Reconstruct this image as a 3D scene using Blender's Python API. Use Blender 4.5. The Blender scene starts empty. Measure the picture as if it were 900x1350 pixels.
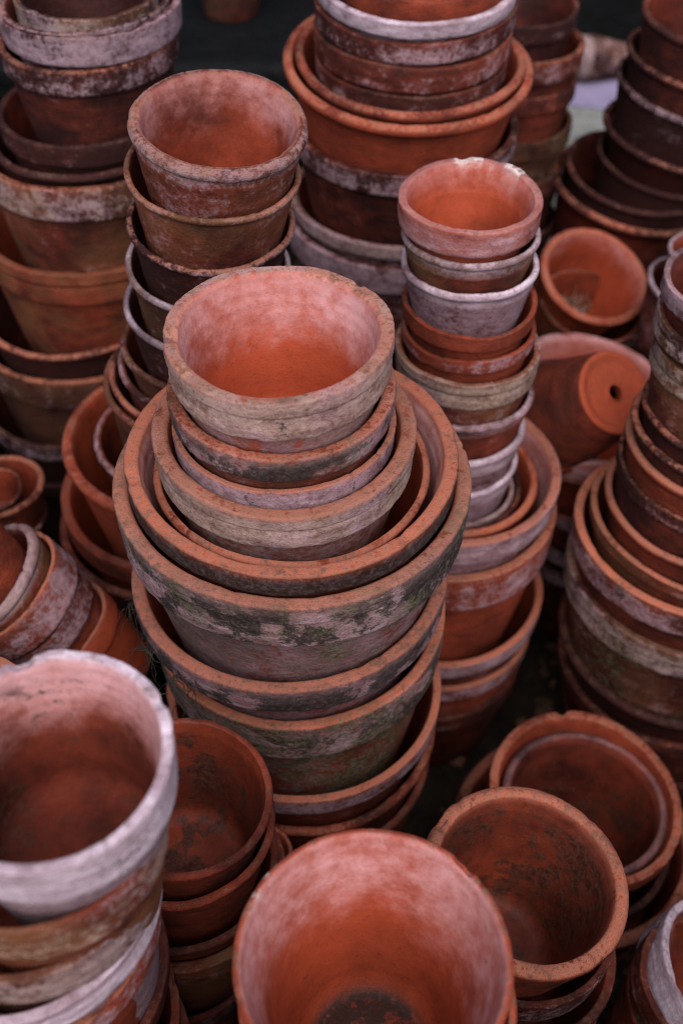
import bpy, math, random
import numpy as np
from mathutils import Vector, Quaternion

scene = bpy.context.scene
R_ = math.radians

# ------------------------------------------------------------------ camera, sky, sun, exposure
cam_data = bpy.data.cameras.new('camera')
cam = bpy.data.objects.new('camera', cam_data)
scene.collection.objects.link(cam)
cam.location = (0, 0, 1.5)
cam.rotation_euler = (R_(90 - 45.5), 0, 0)
cam_data.sensor_fit = 'VERTICAL'
cam_data.sensor_height = 36
cam_data.lens = 39.47
cam_data.clip_start = .02
cam_data.clip_end = 200
cam_data.dof.use_dof = True
cam_data.dof.focus_distance = .98
cam_data.dof.aperture_fstop = 3.4
cam_data.dof.aperture_blades = 9
scene.camera = cam

world = bpy.data.worlds.new('World')
scene.world = world
world.use_nodes = True
wn = world.node_tree
bg = wn.nodes['Background']
sky = wn.nodes.new('ShaderNodeTexSky')
sky.sky_type = 'NISHITA'
sky.sun_disc = False
SUN_EL, SUN_AZ = 54, 176          # azimuth measured clockwise from +Y (the way the camera looks)
sky.sun_elevation = R_(SUN_EL)
sky.sun_rotation = R_(SUN_AZ)
sky.air_density = 1.0
sky.dust_density = 2.5
sky.ozone_density = 1.0
wn.links.new(sky.outputs[0], bg.inputs[0])
bg.inputs[1].default_value = .05

sun_data = bpy.data.lights.new('sun', 'SUN')
sun = bpy.data.objects.new('sun', sun_data)
scene.collection.objects.link(sun)
sun_data.energy = 1.5
sun_data.angle = R_(70)
sun_data.color = (1, .95, .93)
to_sun = Vector((math.sin(R_(SUN_AZ)) * math.cos(R_(SUN_EL)), math.cos(R_(SUN_AZ)) * math.cos(R_(SUN_EL)), math.sin(R_(SUN_EL))))
sun.rotation_euler = to_sun.to_track_quat('Z', 'Y').to_euler()

scene.view_settings.view_transform = 'Standard'
scene.view_settings.look = 'None'
scene.view_settings.gamma = 1
scene.view_settings.exposure = 1.74
scene.render.engine = 'CYCLES'
scene.cycles.use_denoising = True
scene.cycles.denoising_prefilter = 'NONE'
scene.cycles.filter_width = 1.05
scene.cycles.max_bounces = 4
scene.cycles.diffuse_bounces = 1

C = scene.collection

# ------------------------------------------------------------------ material helpers
class NT:
    def __init__(s, name):
        s.m = bpy.data.materials.new(name); s.m.use_nodes = True
        s.t = s.m.node_tree; s.n = s.t.nodes; s.n.clear()
        s.out = s.n.new('ShaderNodeOutputMaterial')
        s.p = s.n.new('ShaderNodeBsdfPrincipled')
        s.t.links.new(s.p.outputs[0], s.out.inputs[0])
    def put(s, sock, v):
        if hasattr(v, 'is_linked') or isinstance(v, bpy.types.NodeSocket): s.t.links.new(v, sock)
        else:
            if isinstance(v, (tuple, list)) and len(v) == 3 and sock.type == 'RGBA': v = (*v, 1)
            sock.default_value = v
    def math(s, op, a, b=0., clamp=False):
        n = s.n.new('ShaderNodeMath'); n.operation = op; n.use_clamp = clamp
        s.put(n.inputs[0], a); s.put(n.inputs[1], b); return n.outputs[0]
    def add(s, a, b): return s.math('ADD', a, b)
    def mul(s, a, b): return s.math('MULTIPLY', a, b)
    def sub(s, a, b): return s.math('SUBTRACT', a, b)
    def step(s, v, lo, hi, a=0., b=1.):
        n = s.n.new('ShaderNodeMapRange'); n.interpolation_type = 'SMOOTHSTEP'
        s.put(n.inputs[0], v); s.put(n.inputs[1], lo); s.put(n.inputs[2], hi); s.put(n.inputs[3], a); s.put(n.inputs[4], b)
        return n.outputs[0]
    def mix(s, f, a, b):
        n = s.n.new('ShaderNodeMix'); n.data_type = 'RGBA'
        s.put(n.inputs['Factor'], f); s.put(n.inputs[6], a); s.put(n.inputs[7], b); return n.outputs[2]
    def attr(s, name, obj=False):
        n = s.n.new('ShaderNodeAttribute'); n.attribute_type = 'OBJECT' if obj else 'GEOMETRY'; n.attribute_name = name
        return n.outputs['Fac']
    def noise(s, vec, scale, detail=4, rough=.6, dist=0.):
        n = s.n.new('ShaderNodeTexNoise'); s.t.links.new(vec, n.inputs['Vector'])
        n.inputs['Scale'].default_value = scale; n.inputs['Detail'].default_value = detail
        n.inputs['Roughness'].default_value = rough; n.inputs['Distortion'].default_value = dist
        return s.math('ADD', s.math('MULTIPLY', n.outputs['Fac'], 2.1), -.55)
    def coords(s):
        tc = s.n.new('ShaderNodeTexCoord'); return tc.outputs['Object']
    def vadd(s, v, k):
        n = s.n.new('ShaderNodeVectorMath'); n.operation = 'ADD'; s.t.links.new(v, n.inputs[0]); s.put(n.inputs[1], k); return n.outputs[0]
    def vmul(s, v, k):
        n = s.n.new('ShaderNodeVectorMath'); n.operation = 'MULTIPLY'; s.t.links.new(v, n.inputs[0]); s.put(n.inputs[1], k); return n.outputs[0]
    def bump(s, h, strength=.5, dist=.001):
        n = s.n.new('ShaderNodeBump'); n.inputs['Strength'].default_value = strength; n.inputs['Distance'].default_value = dist
        s.t.links.new(h, n.inputs['Height']); s.t.links.new(n.outputs[0], s.p.inputs['Normal'])

def terracotta():
    s = NT('weathered_terracotta')
    A = lambda k: s.attr(k, True)
    tone, bloom, moss, soot, lip, crust, inb, ins, warm, seed, rimbloom, flat = [A(k) for k in
        ('tone', 'bloom', 'moss', 'soot', 'lip', 'crust', 'inb', 'ins', 'warm', 'seed', 'rimbloom', 'dirtfloor')]
    inm, lipm, bandm, dep, flo, crm = [s.attr(k) for k in ('inm', 'lipm', 'bandm', 'dep', 'flo', 'crm')]
    outm = s.sub(1., inm)
    co = s.coords()
    cmb = s.n.new('ShaderNodeCombineXYZ')
    s.put(cmb.inputs[0], seed); s.put(cmb.inputs[1], s.mul(seed, 1.7)); s.put(cmb.inputs[2], s.mul(seed, .6))
    v = s.vadd(co, cmb.outputs[0])
    vs = s.vmul(v, (1., 1., 4.))                     # thrown streaks run round the pot
    vv = s.vmul(v, (1., 1., .3))                     # runs down the wall
    big = s.noise(v, 9, 5, .62)
    big2 = s.noise(s.vadd(v, (7.3, 2.1, 4.4)), 13, 6, .65, .4)
    streak = s.noise(vs, 22, 3, .6, .5)
    mid = s.noise(s.vadd(v, (3.3, 9.1, 1.4)), 45, 8, .7)
    spk = s.noise(v, 190, 5, .7)
    grain = s.noise(v, 620, 3, .7)
    runs = s.noise(vv, 55, 4, .6, .1)
    # fired clay
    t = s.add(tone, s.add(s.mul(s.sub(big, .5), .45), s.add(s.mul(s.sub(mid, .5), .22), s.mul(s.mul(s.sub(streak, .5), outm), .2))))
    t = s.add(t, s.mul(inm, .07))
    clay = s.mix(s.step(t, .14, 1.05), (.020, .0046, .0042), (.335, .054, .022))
    clay = s.mix(s.mul(s.step(spk, .6, .95), .5), clay, (.055, .022, .017))
    clay = s.mix(s.mul(s.mul(warm, outm), s.step(big2, .2, .8, 0., .5)), clay, (.20, .085, .036))
    # salt bloom outside
    bn = s.add(s.add(s.mul(big, .30), s.add(s.mul(streak, .07), s.mul(runs, .11))), s.add(s.mul(mid, .28), s.mul(spk, .24)))
    bn = s.add(bn, s.sub(s.mul(bandm, .20), .09))
    thr = s.sub(.86, s.mul(bloom, .84))
    bf = s.step(bn, thr, s.add(thr, .22))
    bf = s.mul(bf, s.add(.45, s.mul(bloom, .5)))
    bcol = s.mix(s.step(s.add(s.add(s.mul(streak, .25), s.mul(mid, .4)), s.mul(spk, .35)), .2, .8), (.10, .050, .060), (.40, .285, .335))
    wcol = s.mix(s.step(s.add(s.add(s.mul(streak, .3), s.mul(mid, .3)), s.mul(spk, .4)), .2, .8), (.10, .06, .045), (.40, .295, .235))
    bcol = s.mix(s.mul(warm, s.step(big2, .05, .6)), bcol, wcol)
    bcol = s.mix(s.mul(s.sub(1., s.math('MAXIMUM', bandm, lipm)), .5), bcol, (.12, .062, .078))  # walls below collars: own purple tint, plus recess shade painted into the colour
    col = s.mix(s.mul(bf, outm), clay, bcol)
    # bloom inside: a tide of salts on the upper wall
    tide = s.add(s.mul(s.sub(.42, dep), 1.3), s.mul(s.sub(big2, .5), .42))
    tide = s.add(tide, s.add(s.mul(s.sub(mid, .5), .16), s.mul(s.sub(inb, .6), .9)))
    inf = s.mul(s.mul(s.step(tide, -.1, .45), inm), s.step(inb, 0., .2))
    inf = s.mul(inf, s.add(.4, s.mul(inb, .5)))
    incol = s.mix(s.step(s.add(s.mul(mid, .5), s.add(s.mul(big, .35), s.mul(spk, .15))), .2, .8), (.31, .085, .064), (.54, .30, .31))
    col = s.mix(inf, col, incol)
    col = s.mix(s.mul(s.mul(s.step(spk, 1.0, 1.12), inm), s.mul(inb, .8)), col, (.6, .45, .4))
    # dirt inside: dry soil smears and black blots
    dn = s.add(s.mul(mid, .45), s.add(s.mul(big2, .38), s.mul(spk, .17)))
    dthr = s.sub(.82, s.mul(ins, .45))
    df = s.mul(s.mul(s.step(dn, dthr, s.add(dthr, .13)), s.step(ins, 0., .15)), inm)
    df = s.mul(df, s.step(dep, .03, .16))
    col = s.mix(s.mul(df, .9), col, s.mix(s.step(spk, .2, .8), (.014, .007, .006), (.075, .028, .018)))
    fl = s.mul(s.mul(flo, flat), s.step(s.add(s.mul(mid, .6), s.mul(spk, .3)), .12, .42))
    col = s.mix(s.mul(fl, .95), col, (.016, .009, .007))
    # worn lip: bare clay, tan grime, dark pits
    wn_ = s.add(s.add(s.mul(big, .3), s.mul(mid, .3)), s.mul(spk, .4))
    wthr = s.sub(.85, s.mul(lip, .8))
    wear = s.mul(s.step(lipm, .05, .6), s.step(wn_, wthr, s.add(wthr, .25)))
    lcol = s.mix(s.step(s.add(s.mul(spk, .5), s.mul(grain, .5)), .1, .9), (.385, .085, .038), (.28, .125, .085))
    lcol = s.mix(A('lipc'), lcol, (.20, .082, .055))
    col = s.mix(s.mul(wear, .92), col, lcol)
    gr = s.mul(lipm, s.step(s.add(s.mul(big2, .3), s.add(s.mul(mid, .35), s.mul(spk, .35))), .47, .72))
    col = s.mix(s.mul(gr, .8), col, s.mix(grain, (.05, .028, .021), (.15, .075, .05)))
    pit = s.mul(s.math('MAXIMUM', lipm, bandm), s.step(s.add(s.mul(spk, .6), s.mul(grain, .4)), .62, .85))
    col = s.mix(s.mul(pit, .55), col, (.055, .03, .024))
    # chalk on rims
    rb = s.mul(s.math('MAXIMUM', lipm, bandm), s.mul(rimbloom, s.step(s.add(s.mul(mid, .5), s.mul(big, .5)), .15, .6)))
    rb = s.mul(rb, s.step(s.add(s.mul(spk, .6), s.mul(mid, .4)), .42, .75, 1., .25))
    col = s.mix(s.mul(rb, .88), col, s.mix(s.step(streak, .1, .9), (.30, .215, .25), (.60, .49, .56)))
    col = s.mix(s.mul(s.step(grain, 0., .5, .38, 0.), s.sub(1., s.mul(inm, .65))), col, s.mix(.5, col, (.02, .012, .010)))
    col = s.mix(s.mul(s.step(grain, .75, 1.2, 0., .3), s.sub(1., s.mul(inm, .5))), col, (.42, .27, .24))
    # black lichen and soot on the collar
    sn = s.add(s.add(s.mul(mid, .3), s.mul(spk, .2)), s.mul(big2, .5))
    sthr = s.sub(.76, s.mul(soot, .55))
    sf = s.mul(s.mul(s.step(sn, sthr, s.add(sthr, .11)), s.step(soot, 0., .1)), s.mul(outm, s.sub(1., s.mul(lipm, .8))))
    sf = s.mul(sf, s.add(.35, s.mul(bandm, .65)))
    col = s.mix(s.mul(sf, .94), col, s.mix(s.step(spk, .3, 1.), (.006, .0045, .004), (.045, .034, .028)))
    # moss film
    mn = s.add(s.mul(s.noise(s.vadd(v, (1.1, 5.2, 8.8)), 15, 7, .68), .7), s.mul(spk, .3))
    mthr = s.sub(.80, s.mul(moss, .46))
    mf = s.mul(s.mul(s.step(mn, mthr, s.add(mthr, .25)), s.step(moss, 0., .1)), s.mul(outm, s.sub(1., s.mul(lipm, .7))))
    col = s.mix(s.mul(mf, .8), col, s.mix(s.step(spk, .2, .8), (.018, .018, .009), (.125, .115, .062)))
    # lime crust
    cn = s.add(s.mul(big2, .6), s.mul(mid, .4))
    cthr = s.sub(s.sub(.95, s.mul(crust, .22)), s.mul(crm, .34))
    cf = s.mul(s.mul(s.step(cn, cthr, s.add(cthr, .14)), s.step(crust, 0., .1)), s.math('MAXIMUM', lipm, s.mul(bandm, .8)))
    col = s.mix(s.mul(s.mul(outm, s.step(grain, .55, 1.)), .35), col, (.03, .018, .015))
    col = s.mix(cf, col, s.mix(s.step(s.add(s.mul(mid, .5), s.mul(spk, .5)), .25, .7), (.30, .19, .17), (.58, .49, .48)))
    s.put(s.p.inputs['Base Color'], col)
    rough = s.add(.62, s.mul(bf, .25))
    rough = s.sub(s.add(rough, s.mul(spk, .2)), s.mul(s.mul(inm, s.sub(1., inf)), .16))
    s.put(s.p.inputs['Roughness'], rough)
    s.p.inputs['Specular IOR Level'].default_value = .16
    h = s.add(s.add(s.mul(spk, .55), s.mul(grain, .3)), s.add(s.mul(mid, .8), s.mul(s.mul(streak, outm), .25)))
    h = s.add(h, s.add(s.mul(cf, .9), s.add(s.mul(mf, .5), s.mul(sf, .35))))
    h = s.mul(h, s.sub(1., s.mul(inm, .6)))
    s.bump(h, .85, .0013)
    return s.m
CLAY = terracotta()

def simple(name, c1, c2, scale, rough=.85, bump=.5, dist=.004):
    s = NT(name); co = s.coords()
    a = s.noise(co, scale, 8, .65); b = s.noise(co, scale * 7, 5, .7)
    s.put(s.p.inputs['Base Color'], s.mix(s.step(s.add(s.mul(a, .6), s.mul(b, .4)), .2, .8), c1, c2))
    s.p.inputs['Roughness'].default_value = rough
    s.p.inputs['Specular IOR Level'].default_value = .1
    s.bump(s.add(a, s.mul(b, .4)), bump, dist)
    return s.m
SOIL = simple('damp_soil', (.006, .0045, .0035), (.03, .021, .015), 14, .95, 1., .01)
TARP = simple('dark_tarpaulin', (.0018, .0021, .0024), (.004, .0044, .005), 5, .6, .6, .02)
STONE = simple('grey_stone', (.10, .105, .10), (.19, .19, .18), 9)
PAPER = simple('lilac_paper', (.13, .11, .18), (.2, .17, .26), 6, .8, .2)
ROOT = simple('dry_root', (.10, .065, .05), (.33, .25, .19), 60, .95, .8, .002)
BLACKROOT = simple('black_rootlet', (.012, .010, .009), (.04, .035, .026), 50, .95)
PETAL = simple('pale_petal', (.45, .33, .36), (.6, .48, .5), 40)

# ------------------------------------------------------------------ mesh helpers
def link_mesh(name, verts, faces, mat, parent=None, attrs=None, smooth=True):
    me = bpy.data.meshes.new(name)
    verts = np.asarray(verts, dtype=np.float32); faces = np.asarray(faces, dtype=np.int32)
    nf, k = faces.shape
    me.vertices.add(len(verts)); me.vertices.foreach_set('co', verts.ravel())
    me.loops.add(nf * k); me.loops.foreach_set('vertex_index', faces.ravel())
    me.polygons.add(nf); me.polygons.foreach_set('loop_start', np.arange(nf, dtype=np.int32) * k)
    if attrs:
        for an, av in attrs.items():
            a = me.attributes.new(an, 'FLOAT', 'POINT'); a.data.foreach_set('value', np.asarray(av, dtype=np.float32))
    me.update(calc_edges=True); me.validate()
    me.polygons.foreach_set('use_smooth', np.full(len(me.polygons), smooth))
    me.materials.append(mat)
    o = bpy.data.objects.new(name, me); C.objects.link(o)
    if parent: o.parent = parent
    return o

def tag(o, label=None, cat=None, group=None, kind=None):
    for k, v in (('label', label), ('category', cat), ('group', group), ('kind', kind)):
        if v: o[k] = v
    return o

def resample(pts, ds):
    """pts: rows of (r, z, weights...); subdivide each span to at most ds."""
    out = [pts[0]]
    for a, b in zip(pts[:-1], pts[1:]):
        a = np.array(a, float); b = np.array(b, float)
        n = max(1, int(math.ceil(np.hypot(b[0] - a[0], b[1] - a[1]) / ds)))
        for i in range(1, n + 1): out.append(tuple(a + (b - a) * i / n))
    return np.array(out, float)

def ripples(rng, th, n, lo, hi):
    s = np.zeros_like(th)
    for _ in range(n):
        f = rng.randint(lo, hi); s += math.sqrt(lo / f) * np.sin(f * th + rng.uniform(0, 6.283))
    return s / math.sqrt(n)

def revolve(name, prof, H, R, th, wob, lipdrop, lipin, mat, parent, rng_h, crm, rag):
    """prof columns: r, z (from base), lipm, inm, bandm, dep, flo, edge(lip outer edge weight)"""
    n, k = len(prof), len(th)
    r = prof[:, 0][:, None]; z = prof[:, 1][:, None]; lw = prof[:, 2][:, None]; ew = prof[:, 7][:, None]
    hh = z / H
    rr = r * (1 + wob[0][None] * hh + wob[1][None] * (1 - hh))
    rr = rr - lipin[None] * ew - np.clip(rag, 0, 1)[None] * .0012 * prof[:, 8][:, None]
    rr = rr + (.00016 * np.sin(z * rng_h[0] + rng_h[1] + .6 * np.sin(th)[None]) + .00016 * np.sin(z * rng_h[0] * .37 + .9 * np.sin(th + 1)[None])) * (1 - prof[:, 6][:, None])
    zz = z - lipdrop[None] * np.maximum(lw, ew * .6) + wob[2][None] * np.clip((hh - .6) / .4, 0, 1) ** 2
    zz = zz + rag[None] * .0011 * prof[:, 8][:, None]
    x = rr * np.cos(th)[None]; y = rr * np.sin(th)[None]
    v = np.stack([x, y, np.broadcast_to(zz, x.shape)], -1).reshape(-1, 3)
    i = np.arange(n - 1)[:, None] * k; j = np.arange(k)[None]; j2 = (j + 1) % k
    f = np.stack([i + j, i + j2, i + k + j2, i + k + j], -1).reshape(-1, 4)
    rep = lambda c: np.repeat(prof[:, c], k)
    return link_mesh(name, v, f, mat, parent, dict(lipm=rep(2), inm=rep(3), bandm=rep(4), dep=rep(5), flo=rep(6), crm=np.tile(crm, n)))

PROPS = ('tone', 'bloom', 'moss', 'soot', 'lip', 'crust', 'inb', 'ins', 'warm', 'rimbloom', 'dirtfloor')
def make_pot(name, loc, n, R, H, style, b, T, tw, wt, rb, m, label, group, seed, base_part=False, cat='flowerpot'):
    rng = random.Random(seed)
    root = bpy.data.objects.new(name, None); C.objects.link(root)
    root.empty_display_size = .02
    nv = Vector(n); base = Vector(loc) - nv * H
    root.location = base
    root.rotation_euler = Vector((0, 0, 1)).rotation_difference(nv).to_euler()
    tag(root, label, cat, group)
    hi = m.get('hi', 0)
    seg = (96, 144, 224)[hi]; dr = (.006, .0032, .0018)[hi]; db = (.02, .011, .007)[hi]
    th = np.linspace(0, 2 * math.pi, seg, endpoint=False)
    a2 = rng.uniform(.005, .012); p2 = rng.uniform(0, 6.28)
    wob = (a2 * np.cos(2 * th + p2) + .003 * np.cos(3 * th + rng.uniform(0, 6)) + .0012 * ripples(rng, th, 4, 4, 9),
           .004 * np.cos(2 * th + p2 + .5),
           .0016 * np.cos(2 * th + rng.uniform(0, 6)) + .0009 * ripples(rng, th, 4, 3, 8))
    e = ripples(rng, th, 14, 14, 90)
    fl = 1.9 if m.get('flake') else 1.
    drop = .00040 * e + .0016 * fl * np.clip(ripples(rng, th, 10, 6, 40) - 1.0, 0, 1.2)
    lin = .0004 * ripples(rng, th, 12, 12, 90) + .0028 * fl * np.clip(ripples(rng, th, 10, 5, 34) - .85, 0, .9)
    rag = .6 * ripples(rng, th, 12, 8, 70) + 1.6 * np.clip(ripples(rng, th, 8, 5, 30) - .9, 0, 1.)
    crm = np.zeros_like(th)
    knocks = [(rng.uniform(0, 360), rng.uniform(.02, .075), rng.uniform(.0008, .0034)) for _ in range((1, 3, 4)[hi])]
    for (deg, w, dp) in list(m.get('chips', ())) + knocks:
        d = (th - R_(deg) + math.pi) % (2 * math.pi) - math.pi
        s = np.clip(1.35 - np.abs(d + .25 * w * e * .4) / w, 0, 1); s = s * s * (3 - 2 * s)
        s = s * (1 + .25 * e * .3)
        if dp < 0: crm = np.maximum(crm, np.clip(s, 0, 1))
        drop = drop + dp * s; lin = lin + max(dp, 0) * .7 * s
    rng_h = (rng.uniform(420, 700), rng.uniform(0, 6))
    Ri = R - T
    zb = -b
    slope_in = (Ri - (rb - tw)) / max(.02, H - .012)
    rs = Ri - slope_in * b                                   # inner radius at the seam
    q = []                                                   # r, z, lip, in, band, dep, flo, edge
    def P(r, z, lip=0, inn=0, band=0, flo=0, edge=0, low=0): return (r, H + z, lip, inn, band, min(1, -z / H * 1.0), flo, edge, low)
    q.append(P(rs, zb, 0, 1)); q.append(P(Ri - slope_in * T * .8, -T * .8, .1, 1))
    for ang in np.linspace(0, 90, 5):
        a = R_(ang); q.append(P(Ri + T * .38 * (1 - math.cos(a)), -T * .30 * (1 - math.sin(a)), .35 + .65 * math.sin(a), 1 - ang / 90, 0))
    if style == 'roll':
        rad = min(T * .62, b * .5)
        for ang in np.linspace(80, -75, 9):
            a = R_(ang); w = max(0, math.sin(a))
            q.append(P(R - rad + rad * math.cos(a), -rad + rad * math.sin(a), w, 0, .6, 0, max(0, math.cos(a - .8)) * .5))
        q.append(P(max(wt, R - rad * 1.2), min(-rad * 2.02, -b * .8), 0, 0, .3))
        q.append(P(wt, zb, 0, 0, 0))
    else:
        top = [P(R - T * .22, -.0001, 1, 0, .2, 0, .4)]
        for ang in np.linspace(70, 0, 4):
            a = R_(ang); rr = T * .2
            top.append(P(R - rr + rr * math.cos(a), -rr + rr * math.sin(a), .25 + .75 * math.sin(a), 0, .6, 0, 1))
        q += top
        if style == 'double':
            h1 = b * rng.uniform(.36, .46); g = min(.0022, T * .2)
            q += [P(R - .0002, -h1 * .55, .1, 0, 1, 0, .4), P(R - g * .2, -h1 + .0012, 0, 0, 1), P(R - g * .9, -h1, 0, 0, 1), P(R - g * 1.25, -h1 - .001, 0, 0, 1),
                  P(R - g, -h1 - .0025, 0, 0, 1), P(R - g * .8, zb * .75, 0, 0, 1)]
            ro = R - g * 1.1
        else:
            q += [P(R - .0004, -b * .4, .05, 0, 1, 0, .3)]
            ro = R - .04 * b
        q += [P(ro, zb + min(.004, b * .25), 0, 0, 1, 0, 0, .35), P(ro - .0008, zb + min(.0016, b * .1), 0, 0, .9, 0, 0, 1), P(ro - .0025, zb + .0002, 0, 0, .6, 0, 0, 1), P(wt, zb, 0, 0, 0)]
    rim = resample(q, dr)
    # body: inside down, floor, drain hole, under side, outside up
    hole = .0008 if m.get('nohole') else max(.006, rb * .17); ft = min(.012, H * .2)
    ri = rb - tw; f0 = -H + ft
    w = [P(rs, zb, 0, 1), P(ri + .006 + slope_in * .006, f0 + .010, 0, 1), P(ri + .0025, f0 + .0035, 0, 1, 0, .3), P(ri - .004, f0, 0, 1, 0, 1),
         P(ri * .55, f0 + .0008, 0, 1, 0, 1), P(hole + .0015, f0, 0, 1, 0, 1), P(hole, f0 - .0015, 0, 1, 0, 1), P(hole, -H + .001, 0, 1)]
    base_pts = [P(hole + .001, -H + .0045), P(rb * .78, -H + .0045), P(rb * .84, -H + .0006), P(rb - .003, -H), P(rb - .0006, -H + .0012), P(rb, -H + .003)]
    out = [P(rb + (wt - rb) * .5, -H + .003 + (H - b - .003) * .5), P(wt, zb)]
    lipc = random.Random(seed + 5).choice((0., .1, .2, .35, .5, .7))
    parts = [('rim', rim)]
    if base_part:
        parts += [('body', resample(w, db)), ('base', resample([w[-1]] + base_pts, db * .6)), ('wall', resample([base_pts[-1]] + out, db))]
    else:
        parts += [('body', resample(w + base_pts + out, db))]
    for pn, pr in parts:
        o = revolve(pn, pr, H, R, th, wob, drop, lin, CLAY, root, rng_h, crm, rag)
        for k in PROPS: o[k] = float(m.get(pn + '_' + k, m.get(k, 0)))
        o['seed'] = (seed * 1.37) % 23
        o['lipc'] = lipc
    return root

# ------------------------------------------------------------------ the setting
def sheet(name, x0, x1, y0, y1, z, nx, ny, amp, mat, seed):
    rng = np.random.RandomState(seed)
    xs = np.linspace(x0, x1, nx); ys = np.linspace(y0, y1, ny)
    X, Y = np.meshgrid(xs, ys); Z = np.full_like(X, z)
    for _ in range(14):
        f = rng.uniform(4, 40, 2); Z += amp / 4 * np.sin(f[0] * X + f[1] * Y * rng.choice([-1, 1]) + rng.uniform(0, 6))
    v = np.stack([X, Y, Z], -1).reshape(-1, 3)
    i = np.arange(ny - 1)[:, None] * nx + np.arange(nx - 1)[None]
    f = np.stack([i, i + 1, i + nx + 1, i + nx], -1).reshape(-1, 4)
    return link_mesh(name, v, f, mat)
# one sheet: fine under the pots, long outer skirt
g = sheet('ground', -30, 30, -30, 30, -.001, 61, 61, 0, SOIL, 1); tag(g, kind='structure')

def box(name, x0, x1, y0, y1, z0, z1, mat, parent=None, n=1):
    v = [(x, y, z) for z in (z0, z1) for y in (y0, y1) for x in (x0, x1)]
    f = [(0, 2, 3, 1), (4, 5, 7, 6), (0, 1, 5, 4), (2, 6, 7, 3), (0, 4, 6, 2), (1, 3, 7, 5)]
    o = link_mesh(name, v, f, mat, parent, smooth=False)
    return o
def bevel(o, w):
    md = o.modifiers.new('bevel', 'BEVEL'); md.width = w; md.segments = 3

def cloth_wall(name, x0, x1, y, z0, z1, mat, label, cat):
    nx, nz = 90, 40
    X, Z = np.meshgrid(np.linspace(x0, x1, nx), np.linspace(z0, z1, nz))
    D = .03 * np.sin(X * 9 + .6 * np.sin(Z * 3)) + .015 * np.sin(X * 23 + Z * 2)
    layers = []
    for t in (0, .004): layers.append(np.stack([X, y + D + t, Z], -1).reshape(-1, 3))
    i = np.arange(nz - 1)[:, None] * nx + np.arange(nx - 1)[None]
    f = np.stack([i, i + 1, i + nx + 1, i + nx], -1).reshape(-1, 4)
    o = link_mesh(name, np.concatenate(layers), np.concatenate([f, f[:, ::-1] + nx * nz]), mat)
    return tag(o, label, cat)
cloth_wall('tarpaulin', -2.6, 2.6, 3.3, 0, 1.9, TARP, 'blue black tarpaulin hanging behind all the stacks', 'tarpaulin')
tb = bpy.data.objects.new('covered_table', None); C.objects.link(tb); tb.location = (-.5, 2.4, 0)
tag(tb, 'low table under a blue black cover behind the stacks', 'table')
o = box('table_cover', -.75, .72, -.5, .5, .56, .66, TARP, tb); bevel(o, .02)
for sx in (-.68, .65):
    for sy in (-.43, .43):
        box('leg', sx - .025, sx + .025, sy - .025, sy + .025, 0, .56, TARP, tb)
o = box('stone_block', .36, 1.3, 2.25, 2.72, 0, .30, STONE); bevel(o, .015)
tag(o, 'pale grey stone block in the gap behind the dark leaning stack', 'stone block')
v = np.array([(.52, 2.50, .304), (.80, 2.44, .304), (.86, 2.70, .312), (.56, 2.72, .306)])
o = link_mesh('paper_sheet', np.concatenate([v, v - np.array([0, 0, .002])]), [(0, 1, 2, 3), (7, 6, 5, 4), (0, 4, 5, 1), (1, 5, 6, 2), (2, 6, 7, 3), (3, 7, 4, 0)], PAPER, smooth=False)
tag(o, 'lilac sheet of paper lying on the grey stone block', 'paper')

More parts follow.
